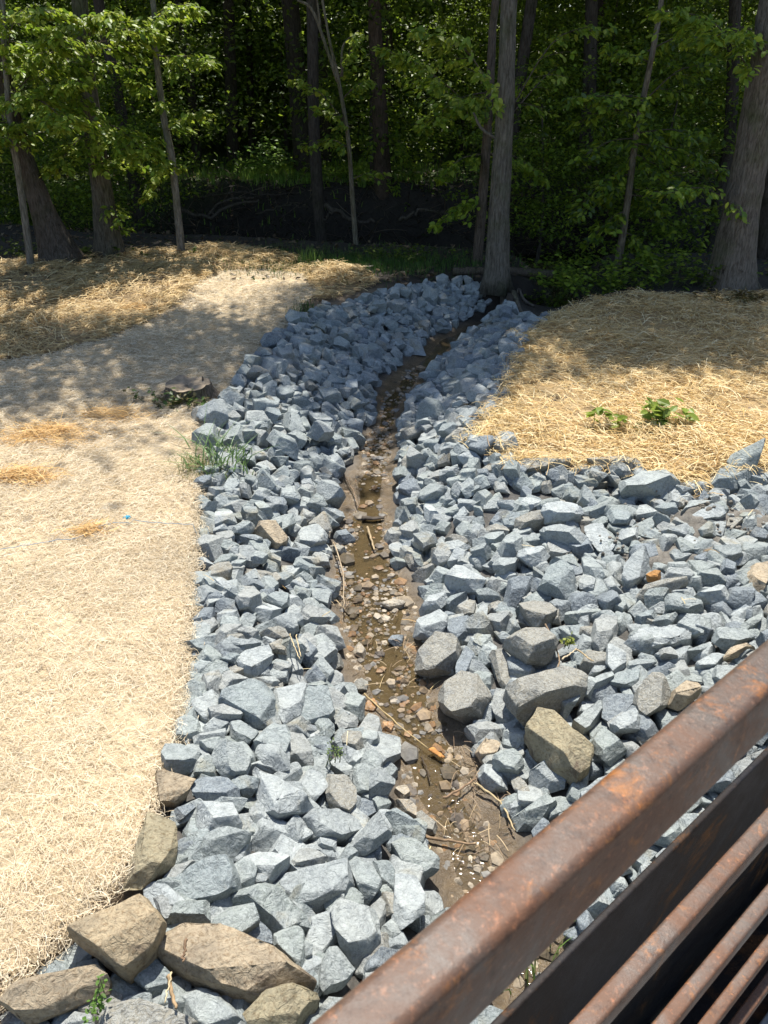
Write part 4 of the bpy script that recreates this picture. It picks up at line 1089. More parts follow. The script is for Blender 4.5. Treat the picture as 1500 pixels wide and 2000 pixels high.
for s in (-1.2, 2.9, 6.9):
    V = []; 
    steel("post", (.226, .30, .583, 2.02, s, s + .07, .006, 3, 3), M['rustdark'])
for k_ in range(12):
    p1 = .172 - k_ * .146; a = (p1 - .14, p1, 1.93, 1.968, S0, S1, .004, 40, 2)
    V, F, T = box_section(*a)
    wc = np.tile(np.array([.30, .29, .27]) * random.uniform(.85, 1.1), (len(V), 1))
    obj("deck_board", mesh_np("deck_board", V - B0, [F, T], wc, True), M['wood'], br)
V, F, T = box_section(-1.5, .16, 1.972, 2.16, S0, S1, .01, 4, 2); obj("deck_frame", mesh_np("deck_frame", V - B0, [F, T], None, False), M['rustdark'], br)

# ------------------------------------------------------------------ sticks, chips, twine
def hm(x, y):
    i = int((y - HY0) / HC); j = int((x - HX0) / HC)
    return HM[min(max(i, 0), HM.shape[0] - 1), min(max(j, 0), HM.shape[1] - 1)]
def stick(name, pts, z, r, label, cat="stick", group="sticks and stalks lying in the stream and on the rocks", c=(.32, .23, .13), n=7, flat=1.0, wob=.0025):
    W = at_z([p[0] for p in pts], [p[1] for p in pts], z); W = spline(W, 14); W += rng.normal(size=W.shape) * wob * [1, 1, .4]
    c0 = W[0].copy(); V, F, T = tube(W - c0, np.linspace(r, r * .6, 14), n, .06, 3)
    if flat != 1.0: V[:, 2] *= flat
    o = obj(name, mesh_np(name, V, [F, T], np.array(c), True), M['wood'], loc=c0)
    return tag(o, label, cat, group)
stick("stick", [(718, 1030), (732, 1075)], BEDZ + .03, .011, "short pale stick lying in the stream below the flat driftwood", c=(.42, .32, .19))
stick("stick", [(712, 1355), (760, 1400), (835, 1462)], BEDZ + .03, .005, "long thin stalk slanting across the muddy water", c=(.46, .35, .18))
stick("stick", [(822, 1478), (835, 1505), (838, 1525)], BEDZ + .01, .006, "thin dark twig lying in the water below the wood chip", c=(.08, .06, .04))
stick("stick", [(866, 1558), (905, 1537), (930, 1520)], BEDZ + .04, .007, "brown stick at the water's edge beside a heap of debris", c=(.24, .16, .10))
stick("stick", [(930, 1530), (980, 1570), (1005, 1622)], BEDZ + .06, .007, "long curved pale stick along the foot of the far bank", c=(.48, .38, .22))
stick("stick", [(830, 1634), (880, 1642), (930, 1650)], BEDZ + .03, .009, "straight brown stick across the near end of the stream", c=(.26, .18, .11))
stick("stick", [(652, 1060), (668, 1110), (672, 1160), (672, 1190)], BEDZ + .08, .006, "crooked pale root running down beside the rocks of the blanket bank", c=(.42, .33, .22))
stick("stick", [(660, 905), (690, 960), (700, 990)], BEDZ + .05, .007, "brown stick leaning at the water's edge above the driftwood", c=(.25, .18, .12))
stick("stick", [(1065, 1218), (1085, 1260), (1092, 1300), (1060, 1345)], -.22, .006, "wiry looping root hanging among the boulders", c=(.28, .2, .13))
stick("stick", [(1098, 1288), (1125, 1268)], -.17, .006, "short bleached stick wedged between boulders", c=(.55, .45, .3))
stick("stick", [(1125, 1268), (1160, 1292)], -.17, .006, "thin tan stick angled off the bleached one", c=(.5, .38, .22))
stick("stick", [(578, 1240), (588, 1282)], -.12, .004, "upright tan stalk among the pale rocks", c=(.6, .48, .28))
stick("stick", [(565, 1238), (586, 1288)], -.12, .004, "second tan stalk crossing the upright one", c=(.6, .48, .28))
stick("stick", [(330, 1905), (335, 1940), (345, 1970)], 0.05, .009, "thick brown stem standing between the tan and mud-caked boulders", c=(.36, .25, .14))
stick("stick", [(335, 1900), (322, 1960)], 0.06, .004, "thin straw stalk beside the thick brown stem", c=(.62, .5, .3))
stick("stick", [(362, 1835), (358, 1880)], 0.28, .006, "dark root stub on top of the mud-caked boulder", c=(.2, .13, .08))
stick("driftwood", [(708, 1010), (730, 1012), (750, 1010)], BEDZ + .02, .032, "flat dark piece of driftwood lying in the stream", "driftwood", None, (.09, .075, .06), 9, .45)
stick("wood_chip", [(842, 1462), (855, 1472), (866, 1480)], BEDZ + .02, .022, "bright orange-brown wood chip at the water's edge", "wood chip", None, (.50, .24, .08), 6, .4)
# debris of fine twigs
acc = Acc()
for px, py, w, n in ((790, 1290, .16, 60), (945, 1500, .10, 50), (930, 1640, .12, 34), (672, 1180, .08, 24), (970, 1560, .08, 34), (680, 950, .1, 14), (765, 930, .1, 10)):
    c = at_z(px, py, BEDZ); Q = c[:2] + rng.normal(size=(n, 2)) * w; b = np.column_stack([Q, np.full(n, BEDZ + .02) + rng.random(n) * .03])
    ribbons(acc, b, rng.uniform(0, 6.28, n), rng.uniform(.04, .13, n), rng.uniform(.003, .005, n), rng.normal(size=n) * .25, rng.uniform(0, .02, n), pal([(.28, .20, .12), (.16, .11, .07), (.38, .29, .17)], n), 3)
n = 230; Q = scatter(zone_poly[(zone_poly[:, 1] > -2.6)], n); Q = Q[(Q[:, 1] > 2) & (Q[:, 1] < 9)]; n = len(Q)
b = np.column_stack([Q, [hm(x, y) + .015 for x, y in Q]])
ribbons(acc, b, rng.uniform(0, 6.28, n), rng.uniform(.05, .16, n), np.full(n, .004), rng.normal(size=n) * .2, rng.uniform(0, .02, n), pal(gold, n), 3)
# straw spilling over the rim of the far bank
L = edgeR[1:]; s = np.concatenate([[0], np.cumsum(np.hypot(*np.diff(L, axis=0).T))]); n = 2600; t = rng.uniform(0, min(s[-1], 9), n)
Q = np.stack([np.interp(t, s, L[:, 0]), np.interp(t, s, L[:, 1])], 1) + rng.normal(size=(n, 2)) * .09
b = np.column_stack([Q, [max(hm(x, y), 0) + .01 for x, y in Q]])
ribbons(acc, b, rng.uniform(-1.8, 1.0, n), rng.uniform(.08, .24, n), np.full(n, .0045), rng.normal(size=n) * .6, rng.uniform(0, .03, n), pal(gold, n), 3, tilt=rng.normal(size=n) * .2)
tag(obj("twig_litter", acc.mesh("twig_litter"), M['straw']), "stray straw, twigs and stalks caught in the rocks and along the water", kind="stuff")

tw = [(-60, 1075), (40, 1060), (110, 1047), (150, 1042), (185, 1022), (215, 1014), (248, 1012), (300, 1018), (352, 1020), (388, 1020), (420, 1012)]
W = spline(at_z([p[0] for p in tw], [p[1] for p in tw], .075), 60); W[:, 2] = height(W[:, 0], W[:, 1]) * (W[:, 0] < -1.9) * 1 + .062 + rng.normal(size=60) * .003
W[-8:, 2] = [hm(a, b_) + .02 for a, b_ in W[-8:, :2]]
c0 = W[30].copy(); V, F, T = tube(W - c0, np.full(60, .0022), 6)
two = obj("twine", mesh_np("twine", V, [F, T], np.array([.16, .26, .36]), True), mk_attr("blue_twine", .5, .4), loc=c0)
tag(two, "thin blue twine lying across the blanket with a small knot", "twine")
kp = at_z(248, 1012, .075); acc = Acc()
for i in range(6):
    a = rng.uniform(0, 6.28); P = kp - c0 + np.array([[0, 0, 0], [math.cos(a) * .012, math.sin(a) * .012, .016], [math.cos(a) * .03, math.sin(a) * .03, .004]])
    add_tube(acc, spline(P, 6), np.full(6, .0035), (.05, .38, .55), 5)
V = ICO[2][0] * [.012, .010, .010] + (kp - c0); acc.add(V, ICO[2][1], np.array([.05, .38, .55]))
ko = obj("knot", acc.mesh("knot", True), two.data.materials[0], two); ko["label"] = "frayed bright blue knot"

# ------------------------------------------------------------------ tree stump
sc_ = at_z(368, 775, .0); st = tag(empty("tree_stump", sc_), "weathered grey tree stump with green sprouts at the blanket's edge", "tree stump")
th = np.arange(56) / 56 * 2 * np.pi; rr = .235 * (1 + .07 * np.sin(th * 3 + 1) + .05 * np.sin(th * 7) + .03 * np.sin(th * 13 + 2))
lev = [(-.08, 1.5), (0.0, 1.28), (.05, 1.12), (.11, 1.03), (.17, 1.0), (.20, .97)]
V = []; 
for z, f in lev:
    fl = 1 + (f - 1) * (1 + .7 * np.sin(th * 5 + .5)); V.append(np.stack([np.cos(th) * rr * fl * 1.0, np.sin(th) * rr * fl * .9, z + (.02 * np.sin(th * 2) if z > .1 else 0 * th)], 1))
V = np.vstack(V); V[:, 2] *= .72; V[-112:, 2] += sines(V[-112:] * [1, 1, 0], 22, 31) * .012; V[:, :2] *= 1 + (sines(V * [1, 1, .3], 60, 2) * .02)[:, None]
F = np.array([[a * 56 + i, a * 56 + (i + 1) % 56, (a + 1) * 56 + (i + 1) % 56, (a + 1) * 56 + i] for a in range(len(lev) - 1) for i in range(56)])
obj("bark", mesh_np("bark", V, F, np.array([.20, .165, .13]), True), M['bark'], st)
top = V[-56:]; ringsV = [top * [f, f, 1] + [0, 0, (.006 * math.sin(i * 7) - .02 * (1 - f))] for i, f in enumerate((1, .93, .8, .6, .4, .2, .02))]
VT = np.vstack(ringsV); VT[56:, 2] += sines(VT[56:], 30, 9) * .006
F = np.array([[a * 56 + i, a * 56 + (i + 1) % 56, (a + 1) * 56 + (i + 1) % 56, (a + 1) * 56 + i] for a in range(6) for i in range(56)])
obj("cut_top", mesh_np("cut_top", VT + [0, 0, .001], F, np.array([.30, .24, .17]), True), M['wood'], st)
sp = ICO[2][0] * [.012, .012, .045]; obj("splinter", mesh_np("splinter", sp + [.16, .06, .165], ICO[2][1], np.array([.14, .11, .08]), True), M['wood'], st)

# ------------------------------------------------------------------ leaves
LEAF = np.array([[0, 0, 0], [.25, .26, .03], [.25, -.26, .03], [.6, .24, .02], [.6, -.24, .02], [1, 0, -.05], [.3, 0, -.02], [.62, 0, -.02]])
LEAFF = np.array([[0, 6, 1], [0, 2, 6], [1, 6, 7], [1, 7, 3], [6, 2, 7], [2, 4, 7], [3, 7, 5], [7, 4, 5]])
RH = np.array([[0, 0, 0], [.42, .30, .04], [1, 0, -.03], [.42, -.30, .04]]); RHF = np.array([[0, 1, 2, 3]])
def leaves(acc, P, size, az, pitch, roll, col, detail=True):
    B = LEAF if detail else RH; Fb = LEAFF if detail else RHF; n = len(P)
    ca, sa, cp, sp2, cr, sr = np.cos(az), np.sin(az), np.cos(pitch), np.sin(pitch), np.cos(roll), np.sin(roll)
    X = np.stack([ca * cp, sa * cp, sp2], 1)
    Y0 = np.stack([-sa, ca, 0 * ca], 1); Z0 = np.cross(X, Y0)
    Y = Y0 * cr[:, None] + Z0 * sr[:, None]; Z = -Y0 * sr[:, None] + Z0 * cr[:, None]
    V = P[:, None] + size[:, None, None] * (B[None, :, 0:1] * X[:, None] + B[None, :, 1:2] * Y[:, None] + B[None, :, 2:3] * Z[:, None])
    m = len(B); F = (np.arange(n) * m)[:, None, None] + Fb[None]
    acc.add(V.reshape(-1, 3), F.reshape(-1, Fb.shape[1]), np.repeat(col, m, 0))
G1 = [(.23, .32, .03), (.18, .27, .025), (.30, .38, .04), (.12, .20, .022)]  # leaf greens raised so the front sprays look sunlit
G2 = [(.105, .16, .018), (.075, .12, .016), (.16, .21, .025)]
GY = [(.30, .35, .045), (.25, .31, .04), (.19, .27, .03)]
def spray(acc, wood, start, end, width, nleaf, size, cols, droop=.25, wr=.008, wc=(.16, .13, .10)):
    """A leafy limb: a drooping stem with side twigs, leaves hung along them in flat layers."""
    start = np.array(start, float); end = np.array(end, float); L = np.linalg.norm(end - start)
    mid = (start + end) / 2 + np.array([0, 0, droop * L * .5]) + rng.normal(size=3) * .05 * L
    C = spline([start, mid, end], 10); add_tube(wood, C, np.linspace(wr, wr * .25, 10), wc, 5)
    ns = max(4, int(L / .13)); per = max(2, nleaf // (ns + 1)); ax = (end - start) / L; sd = np.cross(ax, [0, 0, 1]); sd /= np.linalg.norm(sd) + 1e-9
    for i in range(ns):
        t = (i + .7) / ns * .98; k = t * 9; a = C[int(k)] * (1 - k % 1) + C[min(9, int(k) + 1)] * (k % 1)
        s = 1 if i % 2 else -1; w = width * (1.05 - .75 * t) * rng.uniform(.6, 1.15)
        tip = a + sd * s * w + ax * w * rng.uniform(.3, .9) + np.array([0, 0, -w * rng.uniform(.0, .55)])
        tw = spline([a, (a + tip) / 2 + [0, 0, .08 * w], tip], 5); add_tube(wood, tw, np.linspace(wr * .4, wr * .12, 5), wc, 4)
        tt = rng.uniform(.1, 1.05, per)[:, None]; P = a * (1 - tt) + tip * tt + rng.normal(size=(per, 3)) * [.045, .045, .03]
        dv = tip - a; base = math.atan2(dv[1], dv[0])
        leaves(acc, P, rng.uniform(.7, 1.2, per) * size, base + rng.choice([-1, 1], per) * rng.uniform(.3, 1.2, per), rng.uniform(-1.0, .05, per), rng.normal(size=per) * .45, pal(cols, per, .15))

def leaf_cloud(n_cl, per, rad, size, cols, seed, flat=.35, hollow=.3, detail=False, spread=.6):
    r = np.random.default_rng(seed); acc = Acc()
    d = r.normal(size=(n_cl, 3)); d /= np.linalg.norm(d, axis=1)[:, None]; C = d * (r.uniform(hollow, 1, n_cl) ** .5)[:, None] * np.array(rad)
    C *= (1 + .25 * r.normal(size=(n_cl, 1)))
    for c in C:
        sp_ = spread * r.uniform(.6, 1.3); P = c + r.normal(size=(per, 3)) * [sp_, sp_, sp_ * flat]
        leaves(acc, P, r.uniform(.7, 1.3, per) * size, r.uniform(0, 6.28, per), r.normal(size=per) * .45 - .2, r.normal(size=per) * .5, pal(cols, per, .15), detail)
    return acc
crown_meshes = []
def crown_at(c, scl, back=0.0, more=0.0):
    """the wood's front edge: crowns lean back so that the near banks stay in the sun"""
    c = np.array(c, float)
    if c[0] > 1.5: back *= .45
    k = 1 / math.tan(SUN_EL); c[1] = max(c[1] if back else 0, 6.4 + .22 * (c[0] + 3.5) + k * c[2] + 3.9 * scl + back + more)
    S = c[1] - k * c[2]
    if -6.5 < c[0] < 2.5 and 19.2 < S < 28.2: c[1] += 28.2 - S      # an opening over the glade
    return c
for i in range(3):
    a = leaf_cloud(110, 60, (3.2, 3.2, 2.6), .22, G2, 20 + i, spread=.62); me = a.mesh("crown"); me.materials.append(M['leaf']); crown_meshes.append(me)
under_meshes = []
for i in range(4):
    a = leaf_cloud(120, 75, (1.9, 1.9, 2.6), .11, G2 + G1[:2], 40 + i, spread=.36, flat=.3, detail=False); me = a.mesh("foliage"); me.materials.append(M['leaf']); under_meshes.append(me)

def trunk_mesh(name, P, R, c, seed, flare=0, n=16, m=44):
    P = spline(P, m); s = np.linspace(0, 1, len(R)); rad = np.interp(np.linspace(0, 1, m), s, R)
    if flare: rad = rad * (1 + flare * np.exp(-(P[:, 2] - P[0, 2]) / .28))
    V, F, T = tube(P, rad, n, .025, seed)
    if flare:                       # root buttresses
        th = np.tile(np.arange(n) / n * 6.28, m); zz = np.repeat(P[:, 2] - P[0, 2], n); ctr = np.repeat(P, n, 0)
        f = 1 + flare * .55 * np.sin(th * 4 + seed) * np.exp(-zz / .22); V[:-2] = ctr + (V[:-2] - ctr) * [1, 1, 0] * f[:, None] + (V[:-2] - ctr) * [0, 0, 1]
    return mesh_np(name, V, [F, T], np.array(c), True)
def tree(label, pix, Y, height_to, wpx, col, seed, crown=None, name="tree", flare=.0, group=None, sprays=(), cat="tree", fork=None, leafsize=.115, cols=G1, cback=0.0):
    """pix: pixel path of the trunk from its foot up; wpx: its width in pixels along that path."""
    P = at_y([p[0] for p in pix], [p[1] for p in pix], Y); f = to_px(P)[2]
    gz_ = float(height(P[:1, 0], P[:1, 1])[0]); P[0, 2] = min(P[0, 2], gz_) - .12
    R = [w * .5 * ff / 1500 for w, ff in zip(wpx, f)]
    d = P[-1] - P[-2]; d /= np.linalg.norm(d); d = d * .5 + np.array([0, 0, .8]); d /= np.linalg.norm(d)
    q = P[-1].copy(); r_ = np.random.default_rng(seed); zt = P[-1, 2]
    while zt < height_to:
        q = q + d * 1.6 + r_.normal(size=3) * [.12, .12, 0]; zt = q[2]; P = np.vstack([P, q]); R.append(R[-1] * (.86 if len(R) > 2 else .92))
    root = empty(name, P[0]); tag(root, label, cat, group); o0 = P[0].copy()
    obj("trunk", trunk_mesh("trunk", P - o0, R, col, seed, flare), M['bark'], root)
    wood = Acc(); top = P[-1] - o0
    def limb(Q, r):
        a_ = Acc(); add_tube(a_, Q, r, col, 6); obj("branch", a_.mesh("branch", True), M['bark'], root)
    if crown:
        for (dx, dy, dz, scl) in crown:
            c = crown_at(top + [dx, 0, dz] + o0, scl, cback, dy) - o0; me = crown_meshes[r_.integers(3)]
            oc = bpy.data.objects.new("crown", me); COL.objects.link(oc); oc.parent = root; oc.location = c; oc.scale = (scl, scl, scl * .9); oc.rotation_euler = (0, 0, r_.uniform(0, 6.28))
            for _ in range(4):
                k = r_.integers(max(1, len(P) - 4), len(P)); a = P[k] - o0; b_ = c + r_.normal(size=3) * scl * 1.8; limb(spline([a, (a + b_) / 2 + [0, 0, .3], b_], 8), np.linspace(max(R[k] * .4, .015), .008, 8))
    lf = Acc()
    for sp_ in sprays:
        (ax, ay), (bx, by), w, nl = sp_[:4]; nl = int(nl * 1.7); dy = sp_[4] if len(sp_) > 4 else 0
        a = at_y(ax, ay, Y) - o0; b_ = at_y(bx, by, Y + dy) - o0
        spray(lf, wood, a, b_, w, nl, leafsize, cols, wr=.012)
    if fork:
        for path, w0, w1 in fork:
            Q_ = at_y([p[0] for p in path], [p[1] for p in path], Y) - o0; Q_ = spline(Q_, 14)
            limb(Q_, np.linspace(w0, w1, 14) * .5 * f[0] / 1500)
    if wood.n: obj("twigs", wood.mesh("branches", True), M['bark'], root)
    if lf.n: obj("foliage", lf.mesh("foliage"), M['leaf'], root)
    return root
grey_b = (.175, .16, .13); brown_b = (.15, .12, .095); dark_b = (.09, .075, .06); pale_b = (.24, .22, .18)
tg = "tree trunks along the edge of the wood"
tree("smooth grey trunk rising at the far end of the rocks", [(970, 552), (975, 400), (984, 250), (990, 100), (994, 0)], 12.6, 11, [48, 39, 35, 32, 31], grey_b, 1, crown=[(-1.2, 0, -2.5, .6), (1.8, 0, -1.5, .65), (.2, 3.2, -1.5, .6), (-1.6, 2.2, -.5, .45), (3.4, 3.0, -.5, .6)], flare=.3, group=tg,  # rear crowns on this trunk added to shade the rocks at the bend
     sprays=[((985, 230), (810, 60), .7, 260, -.6), ((985, 235), (1190, 60), .6, 120, .8), ((985, 240), (1090, 130), .5, 40, .6)], fork=[([(984, 262), (970, 270), (940, 250), (925, 220)], 9, 4)], cols=G1 + GY)
tree("thin leaning trunk close behind the smooth grey one", [(932, 500), (945, 350), (955, 200), (962, 60), (968, 0)], 14.0, 9, [20, 18, 17, 15, 15], brown_b, 2, group=tg,
     sprays=[((945, 240), (760, 100), .9, 420, -.5), ((955, 180), (820, 250), .7, 260, -.4), ((945, 300), (860, 350), .5, 160, 0), ((945, 300), (1060, 350), .6, 160, 0), ((940, 380), (850, 440), .5, 140, 0)], cols=G1)
tree("massive furrowed trunk standing by the right edge", [(1424, 578), (1446, 420), (1463, 330), (1484, 200), (1505, 80), (1522, -20)], 12.3, 12, [88, 68, 64, 62, 61, 60], (.21, .18, .145), 3, crown=[(-1.6, 0, -3.5, .62), (1.6, 0, -2, .68)], flare=.45, group=tg,
     sprays=[((1460, 130), (1280, 20), .8, 260, -.5), ((1450, 420), (1290, 380), .5, 120, -.6), ((1470, 60), (1380, 80), .6, 180, -.6)])
tree("slim leafy sapling leaning right in front of the dark wood", [(1203, 535), (1222, 420), (1243, 260), (1265, 150), (1292, 0)], 13.4, 6.5, [15, 13, 12, 11, 10], (.24, .21, .16), 4, group=tg, flare=.2,
     sprays=[((1262, 190), (1110, 190), .55, 260, -.6), ((1250, 230), (1130, 240), .4, 130, -.4), ((1240, 270), (1130, 310), .35, 110, -.2), ((1255, 200), (1400, 130), .6, 240, .3), ((1245, 260), (1370, 260), .6, 260, -.3),
             ((1240, 300), (1345, 380), .5, 240, -.4), ((1230, 340), (1120, 420), .5, 200, 0), ((1228, 380), (1300, 440), .5, 220, .1), ((1225, 410), (1145, 480), .45, 170, 0), ((1215, 450), (1280, 520), .4, 170, 0), ((1240, 280), (1420, 340), .5, 220, .2),
             ((1235, 300), (1180, 400), .5, 200, .2), ((1265, 100), (1400, 60), .6, 200, .2), ((1265, 120), (1180, 90), .5, 160, 0)], cols=G1 + [(.10, .15, .05)], leafsize=.115)
tree("dark trunk leaning left beside the thin pale trunk", [(125, 515), (80, 400), (40, 290), (8, 160), (-10, 60)], 14.0, 11, [74, 44, 38, 34, 32], (.12, .10, .08), 5, crown=[(-1.6, 0, -3, .7)], flare=.5, group=tg,
     sprays=[((40, 280), (150, 160), .9, 420, -.8), ((20, 190), (120, 60), .9, 420, -1.0), ((15, 180), (-60, 60), .9, 300, -.9), ((30, 250), (-40, 260), .8, 300, -.9)], cols=G1 + GY[:2])
tree("thin pale trunk at the left edge of the wood", [(58, 515), (42, 380), (22, 250), (10, 120), (4, 0)], 13.5, 8, [15, 13, 12, 11, 11], pale_b, 6, group=tg,
     sprays=[((15, 180), (130, 240), .8, 420, -.8), ((12, 130), (110, 20), .8, 380, -.6), ((20, 240), (-30, 300), .6, 160, -.6)], cols=G1 + GY[:1])
tree("straight brown trunk wrapped in leaves, left part of the wood", [(212, 492), (200, 380), (185, 270), (165, 120), (155, 0)], 14.6, 11, [52, 40, 36, 32, 30], (.155, .135, .10), 7, crown=[(-1.0, 0, -3, .62), (1.8, 0, -2, .62)], flare=.4, group=tg,
     sprays=[((170, 130), (260, 60), .9, 380, -.9), ((180, 200), (75, 190), .9, 420, -.9), ((185, 250), (110, 330), .8, 380, -.8), ((185, 240), (290, 300), .8, 380, -.7),
             ((170, 130), (60, 90), .9, 360, -.9), ((200, 400), (240, 455), .3, 90, -.4), ((190, 320), (330, 330), .7, 300, -.5), ((165, 100), (200, 30), .7, 260, -.8)], cols=G1 + GY[:2])
tree("crooked slender sapling with a bare pale stem", [(354, 495), (345, 400), (335, 310), (318, 220), (304, 100), (296, -10)], 14.9, 7, [15, 13, 14, 12, 11, 10], (.27, .245, .2), 8, group=tg,
     sprays=[((306, 110), (415, 120), .6, 240, -.4), ((304, 90), (250, 40), .6, 220, -.4), ((318, 220), (270, 160), .5, 160, -.3), ((325, 260), (400, 220), .5, 150, -.2), ((300, 50), (380, 10), .7, 220, -.3), ((335, 320), (280, 390), .4, 150, -.2)], cols=G1 + GY)
tree("slender forked sapling in the middle of the wood's edge", [(696, 478), (688, 380), (680, 270), (660, 150), (640, 60)], 15.8, 5.5, [10, 9, 8, 7, 5], (.2, .18, .13), 9, group=tg,
     sprays=[((676, 240), (570, 160), .35, 130, 0), ((672, 190), (720, 160), .4, 110, 0), ((684, 290), (590, 290), .3, 110, 0), ((685, 250), (620, 215), .3, 80, 0), ((690, 350), (740, 340), .3, 70, 0), ((660, 160), (700, 60), .4, 110, 0)],
     fork=[([(660, 160), (640, 100), (610, 20), (580, 0)], 8, 4), ([(668, 150), (670, 90), (700, 60)], 5, 2), ([(625, 50), (622, 20), (618, -10)], 5, 3)], cols=GY + G1, leafsize=.11)
def far_tree(label, pix, Y, w, col, seed, cr=True, sprays=()):
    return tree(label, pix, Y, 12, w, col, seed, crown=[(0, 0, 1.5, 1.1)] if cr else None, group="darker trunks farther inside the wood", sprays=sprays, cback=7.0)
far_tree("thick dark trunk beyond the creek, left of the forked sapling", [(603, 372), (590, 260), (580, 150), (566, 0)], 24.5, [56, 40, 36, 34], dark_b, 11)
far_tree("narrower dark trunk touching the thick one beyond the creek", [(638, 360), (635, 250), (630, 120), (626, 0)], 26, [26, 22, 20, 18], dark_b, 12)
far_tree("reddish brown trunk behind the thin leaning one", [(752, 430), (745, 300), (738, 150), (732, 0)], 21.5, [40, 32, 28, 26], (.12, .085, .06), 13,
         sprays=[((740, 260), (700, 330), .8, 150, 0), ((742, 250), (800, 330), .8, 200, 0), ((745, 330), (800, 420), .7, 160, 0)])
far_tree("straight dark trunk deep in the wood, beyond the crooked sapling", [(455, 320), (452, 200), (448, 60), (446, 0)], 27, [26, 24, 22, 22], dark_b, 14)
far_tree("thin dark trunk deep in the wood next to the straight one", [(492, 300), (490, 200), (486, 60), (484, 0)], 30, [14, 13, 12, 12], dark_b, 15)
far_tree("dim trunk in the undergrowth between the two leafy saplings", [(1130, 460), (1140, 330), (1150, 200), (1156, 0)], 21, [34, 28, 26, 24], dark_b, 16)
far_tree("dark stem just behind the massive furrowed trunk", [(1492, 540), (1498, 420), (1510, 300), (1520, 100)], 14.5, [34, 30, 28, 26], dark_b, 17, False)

# understory and canopy behind: each tree has its own trunk and foliage
rb = np.random.default_rng(99)
under = tag(empty("understory_tree", (0, 0, 0)), "x", "tree", "leafy understory trees filling the wood")
def understory(x, y, s, zc, lab):
    z0 = float(height(np.array([x]), np.array([y]))[0]); root = empty("understory_tree", (x, y, z0)); tag(root, lab, "small tree", "leafy understory trees filling the wood")
    o = bpy.data.objects.new("foliage", under_meshes[rb.integers(4)]); COL.objects.link(o); o.parent = root; o.location = (0, 0, zc); o.scale = (s, s, s); o.rotation_euler = (0, 0, rb.uniform(0, 6.28))
    P = np.array([[0, 0, -.1], [rb.normal() * .08, 0, zc * .5], [rb.normal() * .15, rb.normal() * .15, zc + 1.2 * s]])
    obj("trunk", trunk_mesh("trunk", P, [.05 * s + .02, .04 * s, .015], (.12, .1, .08), int(rb.integers(1e6)), 0, 8, 8), M['bark'], root)
bpy.data.objects.remove(under)
UL = []
for y, n_, s, z in ((19.0, 6, .9, 2.9), (24, 11, 1.25, 3.0), (29, 13, 1.5, 3.6), (35, 15, 1.8, 4.2), (43, 17, 2.1, 5.0), (54, 19, 2.5, 6.0)):
    half = (y + 3) * .62
    for i in range(n_):
        x = -half + 2 * half * (i + .5 + rb.uniform(-.3, .3)) / n_
        yy = y + rb.uniform(-1.6, 1.6)
        p = to_px(np.array([x, yy, 1.0]))
        if y < 25 and 380 < p[0] < 720: continue
        UL.append((x, yy, s * rb.uniform(.8, 1.2), z * rb.uniform(.8, 1.15)))
ORN = ['nearest', 'second', 'third', 'fourth', 'fifth', 'sixth', 'seventh', 'eighth', 'ninth', 'tenth', 'eleventh', 'twelfth', 'thirteenth', 'fourteenth', 'fifteenth', 'sixteenth', 'seventeenth', 'eighteenth', 'nineteenth', 'twentieth', 'last']; seenL = {}
UL.sort(key=lambda t: t[1])
for i, (x, y, s, z) in enumerate(UL):
    p = to_px(np.array([x, y, z])); band = "just across the creek" if y < 22 else "well beyond the creek" if y < 33 else "deep in the wood"
    side = sorted(((abs(p[0] - q), nm) for q, nm in ((180, "straight brown trunk"), (350, "crooked sapling"), (590, "thick dark trunk"), (690, "forked sapling"), (750, "reddish brown trunk"), (985, "smooth grey trunk"), (1250, "leafy leaning sapling"), (1460, "massive furrowed trunk"), (60, "thin pale trunk"))))[0][1]
    k_ = seenL[(band, side)] = seenL.get((band, side), -1) + 1
    understory(x, y, s, z, f"{ORN[k_]} leafy understory tree {band}, in line with the {side}")
rc_ = np.random.default_rng(5)
LINE = ((180, "straight brown trunk"), (350, "crooked sapling"), (590, "thick dark trunk"), (690, "forked sapling"), (750, "reddish brown trunk"), (985, "smooth grey trunk"), (1250, "leafy leaning sapling"), (1460, "massive furrowed trunk"), (60, "thin pale trunk"))
